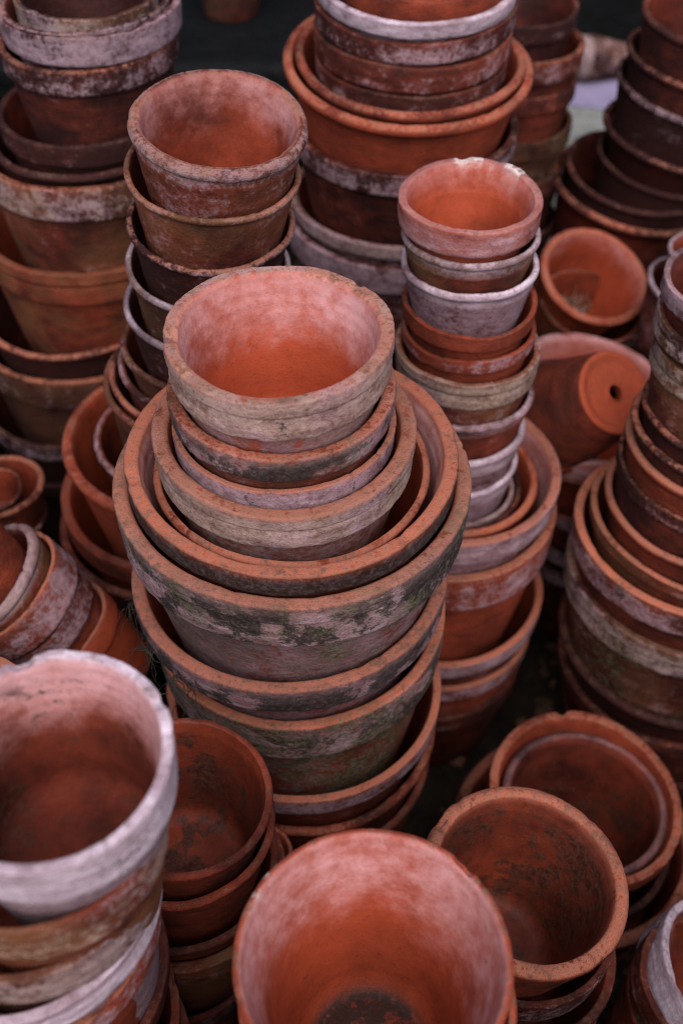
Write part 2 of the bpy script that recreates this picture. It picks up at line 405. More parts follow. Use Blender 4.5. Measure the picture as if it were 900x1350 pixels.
# ------------------------------------------------------------------ the pots
# stack, rim centre, axis, rim radius, height, rim style, rim height, lip thickness, wall, body radius under the rim, base radius, surface, label, group
POTS = [
 ('C',[-0.0521,0.764,0.9404],[0.0,-0.0,1.0],0.0975,0.15,'double',0.042,0.0127,0.0075,0.0888,0.0663,{'tone': 0.85,'bloom': 0.76,'warm': 0.75,'lip': 0.55,'soot': 0.2,'inb': 0.72,'nohole': 1,'T': 0.13,'Hf': 0.15,'hi': 2},'wide open pot with pink misted orange inside,topmost in mossy central stack', 'pots nested in the mossy central stack'),
 ('C',[-0.0518,0.764,0.8835],[0.0,-0.0,1.0],0.0998,0.1747,'band',0.027,0.012,0.0075,0.0913,0.0662,{'tone': 0.5,'bloom': 0.55,'soot': 0.64,'moss': 0.4,'lip': 0.6,'warm': 0.4,'T': 0.12,'hi': 2},'pot with soot black stain on its front band,second in mossy central stack', 'pots nested in the mossy central stack'),
 ('C',[-0.0513,0.764,0.8446],[0.0,-0.0,1.0],0.0996,0.1744,'band',0.024,0.006,0.0048,0.0946,0.069,{'tone': 0.6,'bloom': 0.7,'soot': 0.35,'lip': 0.9,'T': 0.06,'hi': 2},'thin rimmed lilac pot with bright orange edge,third in mossy central stack', 'pots nested in the mossy central stack'),
 ('C',[-0.0514,0.764,0.8374],[0.0,-0.0175,0.9998],0.1187,0.2078,'double',0.042,0.0148,0.0075,0.1081,0.0799,{'tone': 0.55,'bloom': 0.68,'warm': 0.8,'moss': 0.4,'soot': 0.15,'lip': 0.75,'T': 0.125,'hi': 2},'tan pot with chipped stepped collar over purple body,fourth in mossy central stack', 'pots nested in the mossy central stack'),
 ('C',[-0.0462,0.764,0.7887],[0.0,-0.0,1.0],0.1291,0.2259,'roll',0.02,0.0071,0.0057,0.1231,0.0881,{'tone': 0.6,'bloom': 0.25,'lip': 0.7,'T': 0.055,'hi': 1},'slim orange edged pot half hidden inside a wider pot,fifth in mossy central stack', 'pots nested in the mossy central stack'),
 ('C',[-0.0455,0.764,0.8058],[0.0,-0.0,1.0],0.1544,0.2701,'band',0.0277,0.0139,0.0075,0.1425,0.1013,{'tone': 0.6,'bloom': 0.45,'soot': 1.05,'moss': 0.35,'lip': 0.85,'T': 0.09,'hi': 2,'warm': 0.1,'inb': 0.75,'flake': 1,'chips': [(-48,0.035,0.004),(-108,0.12,0.0025)]},'very wide pot with flaking orange rim and black band,sixth in mossy central stack', 'pots nested in the mossy central stack'),
 ('C',[-0.0446,0.764,0.7759],[0.0175,-0.0,0.9998],0.1659,0.2903,'double',0.058,0.0149,0.0075,0.1532,0.1065,{'tone': 0.6,'bloom': 0.8,'soot': 0.6,'moss': 0.66,'lip': 0.75,'warm': 0.4,'T': 0.09,'hi': 2},'widest pot with moss on stepped lilac collar,seventh in mossy central stack', 'pots nested in the mossy central stack'),
 ('C',[-0.0519,0.764,0.6515],[0.0,-0.0,1.0],0.161,0.2817,'band',0.036,0.0142,0.0075,0.1439,0.0966,{'tone': 0.62,'bloom': 0.72,'soot': 0.62,'moss': 0.3,'lip': 0.85,'T': 0.088,'hi': 2,'warm': 0.05},'wide pot with orange lip and dangling black rootlets,eighth in mossy central stack', 'pots nested in the mossy central stack'),
 ('C',[-0.045,0.764,0.5794],[-0.0175,-0.0,0.9998],0.1541,0.2696,'band',0.058,0.0123,0.0075,0.1436,0.1076,{'tone': 0.55,'bloom': 0.6,'soot': 0.56,'moss': 0.85,'lip': 0.8,'warm': 0.4,'T': 0.08,'hi': 2},'pot with green algae across its lower collar,ninth in mossy central stack', 'pots nested in the mossy central stack'),
 ('C',[-0.0431,0.764,0.4503],[0.0,-0.0,1.0],0.1582,0.2768,'band',0.03,0.0095,0.0075,0.1501,0.0958,{'tone': 0.5,'bloom': 0.5,'moss': 0.3,'soot': 0.3,'lip': 0.8,'T': 0.06,'hi': 1},'pot with thin orange lip above purplish foot,tenth in mossy central stack', 'pots nested in the mossy central stack'),
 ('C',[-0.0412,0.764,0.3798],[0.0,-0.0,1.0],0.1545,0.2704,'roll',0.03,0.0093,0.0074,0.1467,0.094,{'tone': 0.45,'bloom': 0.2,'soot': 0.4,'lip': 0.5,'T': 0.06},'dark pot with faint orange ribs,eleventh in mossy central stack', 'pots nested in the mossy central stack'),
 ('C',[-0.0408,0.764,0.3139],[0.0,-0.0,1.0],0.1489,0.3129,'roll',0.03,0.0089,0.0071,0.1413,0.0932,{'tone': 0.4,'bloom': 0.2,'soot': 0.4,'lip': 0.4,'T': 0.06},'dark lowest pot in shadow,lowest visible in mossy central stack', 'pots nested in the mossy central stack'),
 ('E',[0.1308,1.03,0.9119],[0.0,-0.0,1.0],0.0745,0.1304,'band',0.03,0.0089,0.0072,0.0639,0.0377,{'tone': 0.66,'bloom': 0.35,'lip': 0.5,'crust': 1,'rimbloom': 0.25,'inb': 0.18,'ins': 0.2,'T': 0.12,'hi': 1,'chips': [(46,0.22,-0.003),(82,0.4,-0.001)]},'open pot with white lime crust on back rim,topmost in slim lilac stack', 'pots in the slim lilac stack'),
 ('E',[0.1347,1.03,0.8741],[0.0,-0.0,1.0],0.0731,0.1279,'roll',0.02,0.0066,0.0053,0.0687,0.0416,{'tone': 0.36,'bloom': 0.25,'warm': 1,'lip': 0.15,'soot': 0.2,'crust': 0.35,'T': 0.09,'hi': 1,'rimbloom': 0.9},'pot with mottled tan roll rim,second in slim lilac stack', 'pots in the slim lilac stack'),
 ('E',[0.1369,1.03,0.838],[0.0,-0.0,1.0],0.0743,0.1301,'roll',0.018,0.0067,0.0054,0.0699,0.0452,{'tone': 0.46,'bloom': 0.8,'lip': 0,'T': 0.09,'hi': 1,'crust': 0.3,'rimbloom': 1},'pale lilac pot with whitened rim,third in slim lilac stack', 'pots in the slim lilac stack'),
 ('E',[0.1402,1.03,0.7877],[0.0,-0.0,1.0],0.0745,0.1304,'band',0.022,0.006,0.0048,0.0689,0.0447,{'tone': 0.51,'bloom': 0.15,'lip': 0.4,'T': 0.08,'hi': 1},'rusty pot with plain brown rim,fourth in slim lilac stack', 'pots in the slim lilac stack'),
 ('E',[0.1421,1.03,0.7545],[0.0,-0.0,1.0],0.0743,0.1299,'band',0.02,0.0052,0.0042,0.0698,0.0511,{'tone': 0.51,'bloom': 0.35,'lip': 0.1,'crust': 0.4,'T': 0.07,'hi': 1},'red pot with pale lilac wavy lip,fifth in slim lilac stack', 'pots in the slim lilac stack'),
 ('E',[0.1433,1.03,0.7277],[0.0,-0.0,1.0],0.0822,0.1439,'double',0.036,0.0074,0.0059,0.0759,0.0539,{'tone': 0.46,'bloom': 0.6,'warm': 0.9,'lip': 0.2,'T': 0.09,'hi': 1},'tan ridged pot with broad collar,sixth in slim lilac stack', 'pots in the slim lilac stack'),
 ('E',[0.1437,1.03,0.6678],[0.0,-0.0,1.0],0.0823,0.1441,'roll',0.02,0.0074,0.0059,0.0774,0.0496,{'tone': 0.46,'bloom': 0.45,'lip': 0.1,'T': 0.09,'hi': 1,'rimbloom': 0.8},'pot with pale rim over red wall,seventh in slim lilac stack', 'pots in the slim lilac stack'),
 ('E',[0.1435,1.03,0.6119],[0.0,-0.0,1.0],0.0785,0.1373,'roll',0.028,0.0078,0.0063,0.0738,0.0485,{'tone': 0.46,'bloom': 0.75,'lip': 0,'T': 0.1,'hi': 1,'rimbloom': 1},'pot with thick whitish lilac rim,eighth in slim lilac stack', 'pots in the slim lilac stack'),
 ('E',[0.1431,1.03,0.5556],[0.0,-0.0,1.0],0.0752,0.1316,'roll',0.025,0.0068,0.0054,0.0707,0.048,{'tone': 0.46,'bloom': 0.85,'lip': 0,'T': 0.09,'hi': 1,'rimbloom': 1},'small whitened pot with worn wall,ninth in slim lilac stack', 'pots in the slim lilac stack'),
 ('E',[0.145,1.03,0.5035],[0.0,-0.0,1.0],0.0743,0.1275,'roll',0.02,0.0067,0.0053,0.0698,0.0515,{'tone': 0.46,'bloom': 0.9,'warm': 0.5,'lip': 0.1,'T': 0.09},'chalky small pot sitting deep in a wide pot,tenth in slim lilac stack', 'pots in the slim lilac stack'),
 ('E',[0.1428,1.03,0.5061],[0.0,-0.0,1.0],0.0858,0.1501,'roll',0.02,0.0069,0.0055,0.0806,0.0585,{'tone': 0.31,'bloom': 0.2,'lip': 0.4,'T': 0.08},'slim reddish ring of a half sunk pot,eleventh in slim lilac stack', 'pots in the slim lilac stack'),
 ('E',[0.1376,1.03,0.5235],[0.0,-0.0,1.0],0.1098,0.1922,'roll',0.02,0.0099,0.0075,0.1032,0.074,{'tone': 0.71,'bloom': 0.15,'lip': 0.6,'T': 0.09},'orange pot sunk inside a wide lilac pot,twelfth in slim lilac stack', 'pots in the slim lilac stack'),
 ('E',[0.1305,1.03,0.5393],[0.0,-0.0,1.0],0.1429,0.2501,'double',0.04,0.0121,0.0075,0.1326,0.0952,{'tone': 0.56,'bloom': 0.7,'lip': 0.7,'inb': 0.6,'T': 0.085,'hi': 1},'wide lilac grey pot with fluted collar,thirteenth in slim lilac stack', 'pots in the slim lilac stack'),
 ('E',[0.1324,1.03,0.4814],[0.0,-0.0,1.0],0.1452,0.254,'band',0.062,0.0131,0.0075,0.1341,0.1014,{'tone': 0.58,'bloom': 0.42,'lip': 0.7,'T': 0.09,'hi': 1},'wide pot with clean orange brown collar,fourteenth in slim lilac stack', 'pots in the slim lilac stack'),
 ('E',[0.1341,1.03,0.3117],[0.0,-0.0,1.0],0.1458,0.2551,'band',0.03,0.0102,0.0075,0.1371,0.0825,{'tone': 0.51,'bloom': 0.6,'lip': 0.9,'T': 0.07},'lilac pot with bright orange lip in gloom,fifteenth in slim lilac stack', 'pots in the slim lilac stack'),
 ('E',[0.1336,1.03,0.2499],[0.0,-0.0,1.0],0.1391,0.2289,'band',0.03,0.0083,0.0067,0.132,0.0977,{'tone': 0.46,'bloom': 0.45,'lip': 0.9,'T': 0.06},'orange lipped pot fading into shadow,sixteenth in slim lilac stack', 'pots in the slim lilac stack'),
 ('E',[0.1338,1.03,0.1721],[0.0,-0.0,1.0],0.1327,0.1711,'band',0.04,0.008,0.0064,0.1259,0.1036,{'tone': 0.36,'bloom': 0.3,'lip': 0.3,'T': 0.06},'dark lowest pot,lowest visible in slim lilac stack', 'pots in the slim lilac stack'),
 ('B',[-0.115,1.0,1.0091],[0.0865,-0.1219,0.9888],0.0853,0.1493,'roll',0.022,0.0111,0.0075,0.0802,0.056,{'tone': 0.46,'bloom': 0.6,'lip': 0.56,'inb': 0.42,'ins': 0.3,'warm': 0.4,'T': 0.13,'hi': 1},'open pot with dusty orange inside,topmost in leaning stack of thin rimmed pots', 'thin rimmed pots in the leaning stack'),
 ('B',[-0.1247,1.005,0.9561],[0.0867,-0.1045,0.9907],0.0857,0.15,'roll',0.012,0.006,0.0048,0.0806,0.0571,{'tone': 0.36,'bloom': 0.5,'lip': 0.52,'warm': 0.7,'T': 0.07,'hi': 1},'brown pot with rough tan rim,second in leaning stack of thin rimmed pots', 'thin rimmed pots in the leaning stack'),
 ('B',[-0.1315,1.01,0.8977],[0.0868,-0.0872,0.9924],0.0854,0.1495,'roll',0.012,0.006,0.0048,0.0803,0.0566,{'tone': 0.21,'bloom': 0.48,'lip': 0.6,'soot': 0.2,'moss': 0.2,'T': 0.07,'hi': 1},'grey brown pot with orange edge,third in leaning stack of thin rimmed pots', 'thin rimmed pots in the leaning stack'),
 ('B',[-0.1394,1.015,0.8452],[0.0869,-0.0698,0.9938],0.0869,0.152,'roll',0.012,0.0061,0.0049,0.0817,0.0568,{'tone': 0.22,'bloom': 0.5,'warm': 0.6,'lip': 0.24,'moss': 0.4,'T': 0.07,'rimbloom': 0.6},'grey green pot with lilac rim,fourth in leaning stack of thin rimmed pots', 'thin rimmed pots in the leaning stack'),
 ('B',[-0.1469,1.02,0.7904],[0.087,-0.0523,0.9948],0.09,0.1575,'roll',0.012,0.0063,0.005,0.0846,0.0545,{'tone': 0.22,'bloom': 0.5,'lip': 0.24,'soot': 0.2,'T': 0.07,'rimbloom': 0.7},'brown pot with shiny pale lip,fifth in leaning stack of thin rimmed pots', 'thin rimmed pots in the leaning stack'),
 ('B',[-0.1547,1.025,0.7342],[0.0871,-0.0349,0.9956],0.0923,0.1616,'roll',0.012,0.0074,0.0059,0.0864,0.0528,{'tone': 0.26,'bloom': 0.4,'lip': 0.24,'T': 0.08,'warm': 0.6},'pot with worn grey rim,sixth in leaning stack of thin rimmed pots', 'thin rimmed pots in the leaning stack'),
 ('B',[-0.1611,1.03,0.7056],[0.0871,-0.0349,0.9956],0.0949,0.1661,'roll',0.014,0.0076,0.0061,0.0892,0.0588,{'tone': 0.31,'bloom': 0.45,'lip': 0.32,'T': 0.08},'lilac brown pot with blunt rim,seventh in leaning stack of thin rimmed pots', 'thin rimmed pots in the leaning stack'),
 ('B',[-0.1697,1.035,0.682],[0.1045,-0.0349,0.9939],0.099,0.1732,'roll',0.014,0.0069,0.0055,0.0931,0.0652,{'tone': 0.36,'bloom': 0.2,'lip': 0.56,'T': 0.07},'red pot with slim orange edge,eighth in leaning stack of thin rimmed pots', 'thin rimmed pots in the leaning stack'),
 ('B',[-0.1723,1.04,0.6662],[0.1045,-0.0175,0.9944],0.108,0.1891,'roll',0.016,0.0076,0.006,0.1016,0.0722,{'tone': 0.36,'bloom': 0.4,'lip': 0.4,'warm': 0.7,'T': 0.07},'wider tan rimmed pot,ninth in leaning stack of thin rimmed pots', 'thin rimmed pots in the leaning stack'),
 ('B',[-0.1973,1.05,0.5729],[0.0698,-0.0,0.9976],0.1074,0.1879,'roll',0.018,0.0086,0.0069,0.101,0.0721,{'tone': 0.31,'bloom': 0.5,'lip': 0.4,'T': 0.08},'purplish pot sunk into a big orange pot,tenth in leaning stack of thin rimmed pots', 'thin rimmed pots in the leaning stack'),
 ('B',[-0.1959,1.05,0.5761],[0.0,-0.0,1.0],0.1506,0.2635,'roll',0.03,0.0136,0.0075,0.1416,0.0973,{'tone': 0.54,'bloom': 0.08,'lip': 0.48,'T': 0.09,'hi': 1},'large clean orange pot with empty left side,eleventh in leaning stack of thin rimmed pots', 'thin rimmed pots in the leaning stack'),
 ('B',[-0.2098,1.05,0.4864],[0.0,-0.0,1.0],0.1526,0.267,'band',0.036,0.0122,0.0075,0.1422,0.0917,{'tone': 0.54,'bloom': 0.08,'lip': 0.4,'T': 0.08},'large orange pot with deep plain collar,twelfth in leaning stack of thin rimmed pots', 'thin rimmed pots in the leaning stack'),
 ('B',[-0.2192,1.05,0.4348],[0.0,-0.0,1.0],0.1544,0.2702,'roll',0.03,0.0108,0.0075,0.1452,0.1005,{'tone': 0.36,'bloom': 0.1,'lip': 0.4,'T': 0.07},'large rust red pot with narrow lip,thirteenth in leaning stack of thin rimmed pots', 'thin rimmed pots in the leaning stack'),
 ('B',[-0.2299,1.05,0.3343],[0.0,-0.0,1.0],0.1472,0.3333,'band',0.03,0.0103,0.0075,0.1384,0.0869,{'tone': 0.16,'bloom': 0.2,'lip': 0.16,'T': 0.07},'dim brown lowest pot,lowest visible in leaning stack of thin rimmed pots', 'thin rimmed pots in the leaning stack'),
 ('A',[-0.3002,1.36,0.9901],[0.0,-0.0349,0.9994],0.0835,0.1461,'band',0.06,0.0083,0.0067,0.0764,0.0507,{'tone': 0.1,'bloom': 0.55,'warm': 0.7,'lip': 0.24,'T': 0.1},'grey washed pot cut by the top edge,topmost in tall blurred stack', 'pots in the tall blurred stack'),
 ('A',[-0.3031,1.36,0.9817],[0.0,-0.0349,0.9994],0.0988,0.1707,'band',0.026,0.0079,0.0063,0.0921,0.0553,{'tone': 0.2,'bloom': 0.6,'lip': 0.48,'T': 0.08},'pot with mottled lilac and rust rim,second in tall blurred stack', 'pots in the tall blurred stack'),
 ('A',[-0.2986,1.36,0.981],[0.0,-0.0349,0.9994],0.1086,0.19,'band',0.0352,0.0087,0.0069,0.0959,0.0651,{'tone': 0.3,'bloom': 0.6,'lip': 0.4,'T': 0.08},'broad pot with whitewashed lilac collar,third in tall blurred stack', 'pots in the tall blurred stack'),
 ('A',[-0.3056,1.36,0.9433],[0.0,-0.0349,0.9994],0.109,0.1907,'band',0.032,0.0087,0.007,0.1016,0.0746,{'tone': 0.3,'bloom': 0.42,'lip': 0.56,'T': 0.08},'rusty red pot with streaky collar above long wall,fourth in tall blurred stack', 'pots in the tall blurred stack'),
 ('A',[-0.3229,1.36,0.8482],[0.0,-0.0,1.0],0.1096,0.1918,'band',0.03,0.0088,0.007,0.1021,0.0746,{'tone': 0.22,'bloom': 0.25,'lip': 0.24,'T': 0.08},'brown pot with shallow plain band,fifth in tall blurred stack', 'pots in the tall blurred stack'),
 ('A',[-0.3273,1.36,0.8198],[0.0,-0.0,1.0],0.1245,0.2179,'roll',0.02,0.0087,0.007,0.1171,0.0835,{'tone': 0.2,'bloom': 0.28,'lip': 0.24,'crust': 0.2,'T': 0.07},'pot with pale smudge on its rim,sixth in tall blurred stack', 'pots in the tall blurred stack'),
 ('A',[-0.3264,1.36,0.8108],[0.0,-0.0,1.0],0.1443,0.2525,'band',0.046,0.0115,0.0075,0.1345,0.0994,{'tone': 0.35,'bloom': 0.46,'warm': 0.7,'lip': 0.48,'T': 0.08},'wide pot with salmon streaked collar,seventh in tall blurred stack', 'pots in the tall blurred stack'),
 ('A',[-0.3498,1.36,0.6921],[0.0,-0.0,1.0],0.1456,0.2548,'double',0.05,0.0116,0.0075,0.1357,0.1009,{'tone': 0.42,'bloom': 0.1,'warm': 0.8,'lip': 0.32,'T': 0.08},'ochre brown pot with rounded double collar,eighth in tall blurred stack', 'pots in the tall blurred stack'),
 ('A',[-0.3825,1.36,0.5603],[0.0,-0.0,1.0],0.1404,0.2458,'roll',0.012,0.0098,0.0075,0.1321,0.0923,{'tone': 0.15,'bloom': 0.15,'lip': 0.56,'T': 0.07},'dark pot with thin red lip,ninth in tall blurred stack', 'pots in the tall blurred stack'),
 ('A',[-0.3926,1.36,0.5139],[0.0,-0.0,1.0],0.1433,0.2507,'band',0.05,0.01,0.0075,0.1348,0.1006,{'tone': 0.15,'bloom': 0.3,'warm': 0.5,'lip': 0.64,'T': 0.07},'pot with red lip and brown grey collar,tenth in tall blurred stack', 'pots in the tall blurred stack'),
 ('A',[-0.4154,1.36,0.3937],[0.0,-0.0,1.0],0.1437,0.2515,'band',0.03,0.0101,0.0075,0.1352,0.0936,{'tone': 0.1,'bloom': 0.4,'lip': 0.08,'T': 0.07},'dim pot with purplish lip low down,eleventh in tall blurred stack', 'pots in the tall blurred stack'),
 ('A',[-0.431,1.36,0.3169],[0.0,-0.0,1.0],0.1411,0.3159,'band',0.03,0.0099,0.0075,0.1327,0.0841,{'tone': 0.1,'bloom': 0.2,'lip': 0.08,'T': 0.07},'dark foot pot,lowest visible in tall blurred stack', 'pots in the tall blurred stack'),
 ('D',[0.0988,1.4,1.0067],[0.0,-0.0523,0.9986],0.106,0.1855,'band',0.03,0.0095,0.0075,0.0979,0.0589,{'tone': 0.56,'bloom': 0.05,'lip': 0.24,'T': 0.09},'ochre orange pot at the very top edge,topmost in broad bowl stack at back', 'pots in the broad bowl stack'),
 ('D',[0.0897,1.4,0.9889],[0.0,-0.0523,0.9986],0.1224,0.2142,'band',0.0193,0.011,0.0075,0.1129,0.0614,{'tone': 0.41,'bloom': 0.85,'lip': 0.16,'T': 0.09,'rimbloom': 1},'pot with pale lilac cracked rim,second in broad bowl stack at back', 'pots in the broad bowl stack'),
 ('D',[0.0898,1.4,0.9677],[0.0,-0.0523,0.9986],0.1229,0.2151,'band',0.0277,0.0086,0.0069,0.1108,0.0675,{'tone': 0.36,'bloom': 0.4,'lip': 0.24,'T': 0.07},'brown pot with lilac tinted collar,third in broad bowl stack at back', 'pots in the broad bowl stack'),
 ('D',[0.0884,1.4,0.9378],[0.0,-0.0523,0.9986],0.123,0.2152,'band',0.033,0.0098,0.0075,0.1108,0.0738,{'tone': 0.41,'bloom': 0.32,'lip': 0.4,'T': 0.08},'rust pot with lumpy chipped collar,fourth in broad bowl stack at back', 'pots in the broad bowl stack'),
 ('D',[0.0882,1.4,0.9023],[0.0,-0.0523,0.9986],0.1214,0.2125,'band',0.026,0.0085,0.0068,0.1142,0.0825,{'tone': 0.31,'bloom': 0.3,'lip': 0.16,'T': 0.07},'dark red pot inside bright orange bowls,fifth in broad bowl stack at back', 'pots in the broad bowl stack'),
 ('D',[0.0869,1.4,0.8995],[0.0521,-0.0872,0.9948],0.1449,0.2536,'roll',0.018,0.0109,0.0075,0.1362,0.0904,{'tone': 0.52,'bloom': 0.3,'lip': 0.56,'T': 0.075,'hi': 1},'inner of two bright orange roll rim bowls,sixth in broad bowl stack at back', 'pots in the broad bowl stack'),
 ('D',[0.0844,1.4,0.8913],[0.0521,-0.0872,0.9948],0.1598,0.2796,'roll',0.022,0.012,0.0075,0.1452,0.0959,{'tone': 0.6,'bloom': 0.12,'lip': 0.6,'T': 0.075,'hi': 1},'outer bright orange roll rim bowl,seventh in broad bowl stack at back', 'pots in the broad bowl stack'),
 ('D',[0.0823,1.4,0.8142],[0.0174,-0.0349,0.9992],0.1487,0.2602,'band',0.032,0.0104,0.0075,0.1399,0.1011,{'tone': 0.31,'bloom': 0.45,'lip': 0.4,'T': 0.07},'plum red pot with dusty lilac collar,eighth in broad bowl stack at back', 'pots in the broad bowl stack'),
 ('D',[0.081,1.4,0.7097],[0.0,-0.0,1.0],0.1519,0.2659,'band',0.02,0.0106,0.0075,0.1429,0.1011,{'tone': 0.36,'bloom': 0.65,'lip': 0.08,'warm': 0.5,'T': 0.07},'pot with grey lilac collar above twin,ninth in broad bowl stack at back', 'pots in the broad bowl stack'),
 ('D',[0.08,1.4,0.6817],[0.0,-0.0,1.0],0.156,0.273,'band',0.042,0.0109,0.0075,0.1467,0.1073,{'tone': 0.36,'bloom': 0.62,'lip': 0.32,'T': 0.07},'pot with weathered lilac band near foot,tenth in broad bowl stack at back', 'pots in the broad bowl stack'),
 ('D',[0.0795,1.4,0.5753],[0.0,-0.0,1.0],0.1493,0.2612,'band',0.03,0.0104,0.0075,0.1404,0.1011,{'tone': 0.21,'bloom': 0.3,'lip': 0.16,'T': 0.07},'shadowed foot pot,lowest visible in broad bowl stack at back', 'pots in the broad bowl stack'),
 ('D',[0.0795,1.4,0.4753],[0.0,0.0,1.0],0.1463,0.256,'band',0.028,0.0117,0.0075,0.1363,0.0976,{'tone': 0.26,'bloom': 0.3,'lip': 0.24,'T': 0.08},'terracotta pot low in the dark foot of a stack', 'pots low in the dark feet of the stacks'),
 ('D',[0.0795,1.4,0.3753],[0.0,0.0,1.0],0.1463,0.256,'band',0.028,0.0117,0.0075,0.1363,0.0976,{'tone': 0.26,'bloom': 0.3,'lip': 0.24,'T': 0.08},'terracotta pot low in the dark foot of a stack', 'pots low in the dark feet of the stacks'),
 ('D',[0.0795,1.4,0.2753],[0.0,0.0,1.0],0.1463,0.2743,'band',0.028,0.0117,0.0075,0.1363,0.0945,{'tone': 0.26,'bloom': 0.3,'lip': 0.24,'T': 0.08},'terracotta pot low in the dark foot of a stack', 'pots low in the dark feet of the stacks'),
 ('K',[0.265,1.72,0.8366],[0.0,-0.0,1.0],0.0901,0.1577,'band',0.03,0.0081,0.0065,0.0832,0.0577,{'tone': 0.18,'bloom': 0.25,'lip': 0.32,'T': 0.09},'dark brown pot at top edge,topmost in stack half hidden behind orange bowls', 'pots half hidden behind the orange bowls'),
 ('K',[0.278,1.72,0.7831],[0.0,-0.0,1.0],0.0945,0.1653,'band',0.035,0.0094,0.0075,0.0864,0.0594,{'tone': 0.38,'bloom': 0.35,'lip': 0.56,'T': 0.1},'brown pot with broad salmon rim,second in stack half hidden behind orange bowls', 'pots half hidden behind the orange bowls'),
 ('K',[0.2747,1.72,0.7297],[0.0,-0.0,1.0],0.0942,0.1649,'band',0.03,0.0075,0.006,0.0878,0.0649,{'tone': 0.33,'bloom': 0.2,'lip': 0.48,'T': 0.08},'orange edged brown pot,third in stack half hidden behind orange bowls', 'pots half hidden behind the orange bowls'),
 ('K',[0.2753,1.72,0.659],[0.0,-0.0,1.0],0.0945,0.1655,'band',0.035,0.0076,0.0061,0.0881,0.064,{'tone': 0.23,'bloom': 0.2,'moss': 0.8,'lip': 0.32,'warm': 0.8,'T': 0.08},'pot with yellow green lichen spot,fourth in stack half hidden behind orange bowls', 'pots half hidden behind the orange bowls'),
 ('K',[0.2782,1.72,0.5866],[0.0,-0.0,1.0],0.0923,0.1615,'band',0.035,0.0074,0.0059,0.086,0.0645,{'tone': 0.23,'bloom': 0.2,'lip': 0.16,'T': 0.08},'dim lowest brown pot,lowest visible in stack half hidden behind orange bowls', 'pots half hidden behind the orange bowls'),
 ('K',[0.2782,1.72,0.4866],[0.0,0.0,1.0],0.0904,0.1583,'band',0.028,0.0072,0.0058,0.0843,0.0621,{'tone': 0.28,'bloom': 0.3,'lip': 0.24,'T': 0.08},'terracotta pot low in the dark foot of a stack', 'pots low in the dark feet of the stacks'),
 ('K',[0.2782,1.72,0.3866],[0.0,0.0,1.0],0.0904,0.1583,'band',0.028,0.0072,0.0058,0.0843,0.0621,{'tone': 0.28,'bloom': 0.3,'lip': 0.24,'T': 0.08},'terracotta pot low in the dark foot of a stack', 'pots low in the dark feet of the stacks'),
 ('K',[0.2782,1.72,0.2866],[0.0,0.0,1.0],0.0904,0.2856,'band',0.028,0.0072,0.0058,0.0843,0.0476,{'tone': 0.28,'bloom': 0.3,'lip': 0.24,'T': 0.08},'terracotta pot low in the dark foot of a stack', 'pots low in the dark feet of the stacks'),
 ('L',[0.5448,1.68,0.8325],[0.1043,-0.0698,0.9921],0.1036,0.1812,'roll',0.02,0.0093,0.0075,0.0973,0.0699,{'tone': 0.32,'bloom': 0.15,'lip': 0.44,'T': 0.09,'hi': 1},'open dark red pot cut by the frame,topmost in dark stack leaning in broad bowl', 'dark pots leaning in the broad bowl'),
 ('L',[0.5496,1.68,0.773],[0.1217,-0.0523,0.9912],0.1195,0.2091,'roll',0.016,0.0084,0.0067,0.1124,0.0707,{'tone': 0.17,'bloom': 0.2,'lip': 0.48,'T': 0.07},'dark pot with rust edge,second in dark stack leaning in broad bowl', 'dark pots leaning in the broad bowl'),
 ('L',[0.5451,1.68,0.7272],[0.139,-0.0523,0.9889],0.1238,0.2167,'roll',0.016,0.0087,0.0069,0.1165,0.0713,{'tone': 0.12,'bloom': 0.5,'lip': 0.32,'T': 0.07},'brown pot with lilac sheen,third in dark stack leaning in broad bowl', 'dark pots leaning in the broad bowl'),
 ('L',[0.5415,1.68,0.6527],[0.1563,-0.0349,0.9871],0.1283,0.2246,'roll',0.014,0.009,0.0072,0.1101,0.062,{'tone': 0.12,'bloom': 0.3,'lip': 0.48,'T': 0.07},'dark pot with thin red lip low down,fourth in dark stack leaning in broad bowl', 'dark pots leaning in the broad bowl'),
 ('L',[0.5272,1.68,0.6055],[0.1391,-0.0349,0.9897],0.115,0.2013,'roll',0.014,0.0081,0.0064,0.1082,0.0702,{'tone': 0.07,'bloom': 0.15,'lip': 0.28,'T': 0.07},'darkest pot,deep inside the bowl,fifth in dark stack leaning in broad bowl', 'dark pots leaning in the broad bowl'),
 ('L',[0.4845,1.68,0.5858],[0.1388,-0.0698,0.9879],0.1213,0.2123,'roll',0.016,0.0085,0.0068,0.1141,0.0765,{'tone': 0.22,'bloom': 0.25,'lip': 0.4,'T': 0.07},'red pot ring lining the bowl,sixth in dark stack leaning in broad bowl', 'dark pots leaning in the broad bowl'),
 ('L',[0.4789,1.68,0.5625],[0.1388,-0.0698,0.9879],0.1364,0.2387,'roll',0.024,0.0109,0.0075,0.1191,0.0785,{'tone': 0.32,'bloom': 0.1,'lip': 0.52,'T': 0.08,'hi': 1},'broad rust red bowl holding dark pots,seventh in dark stack leaning in broad bowl', 'dark pots leaning in the broad bowl'),
 ('L',[0.5072,1.68,0.4341],[0.0,-0.0,1.0],0.1132,0.1982,'roll',0.02,0.0091,0.0072,0.1064,0.0762,{'tone': 0.12,'bloom': 0.2,'lip': 0.16,'T': 0.08},'shadowed pot beneath the broad bowl,lowest visible in dark stack leaning in broad bowl', 'dark pots leaning in the broad bowl'),
 ('L',[0.5072,1.68,0.3341],[0.0,0.0,1.0],0.111,0.3331,'band',0.028,0.0089,0.0071,0.1034,0.0577,{'tone': 0.22,'bloom': 0.3,'lip': 0.24,'T': 0.08},'terracotta pot low in the dark foot of a stack', 'pots low in the dark feet of the stacks'),
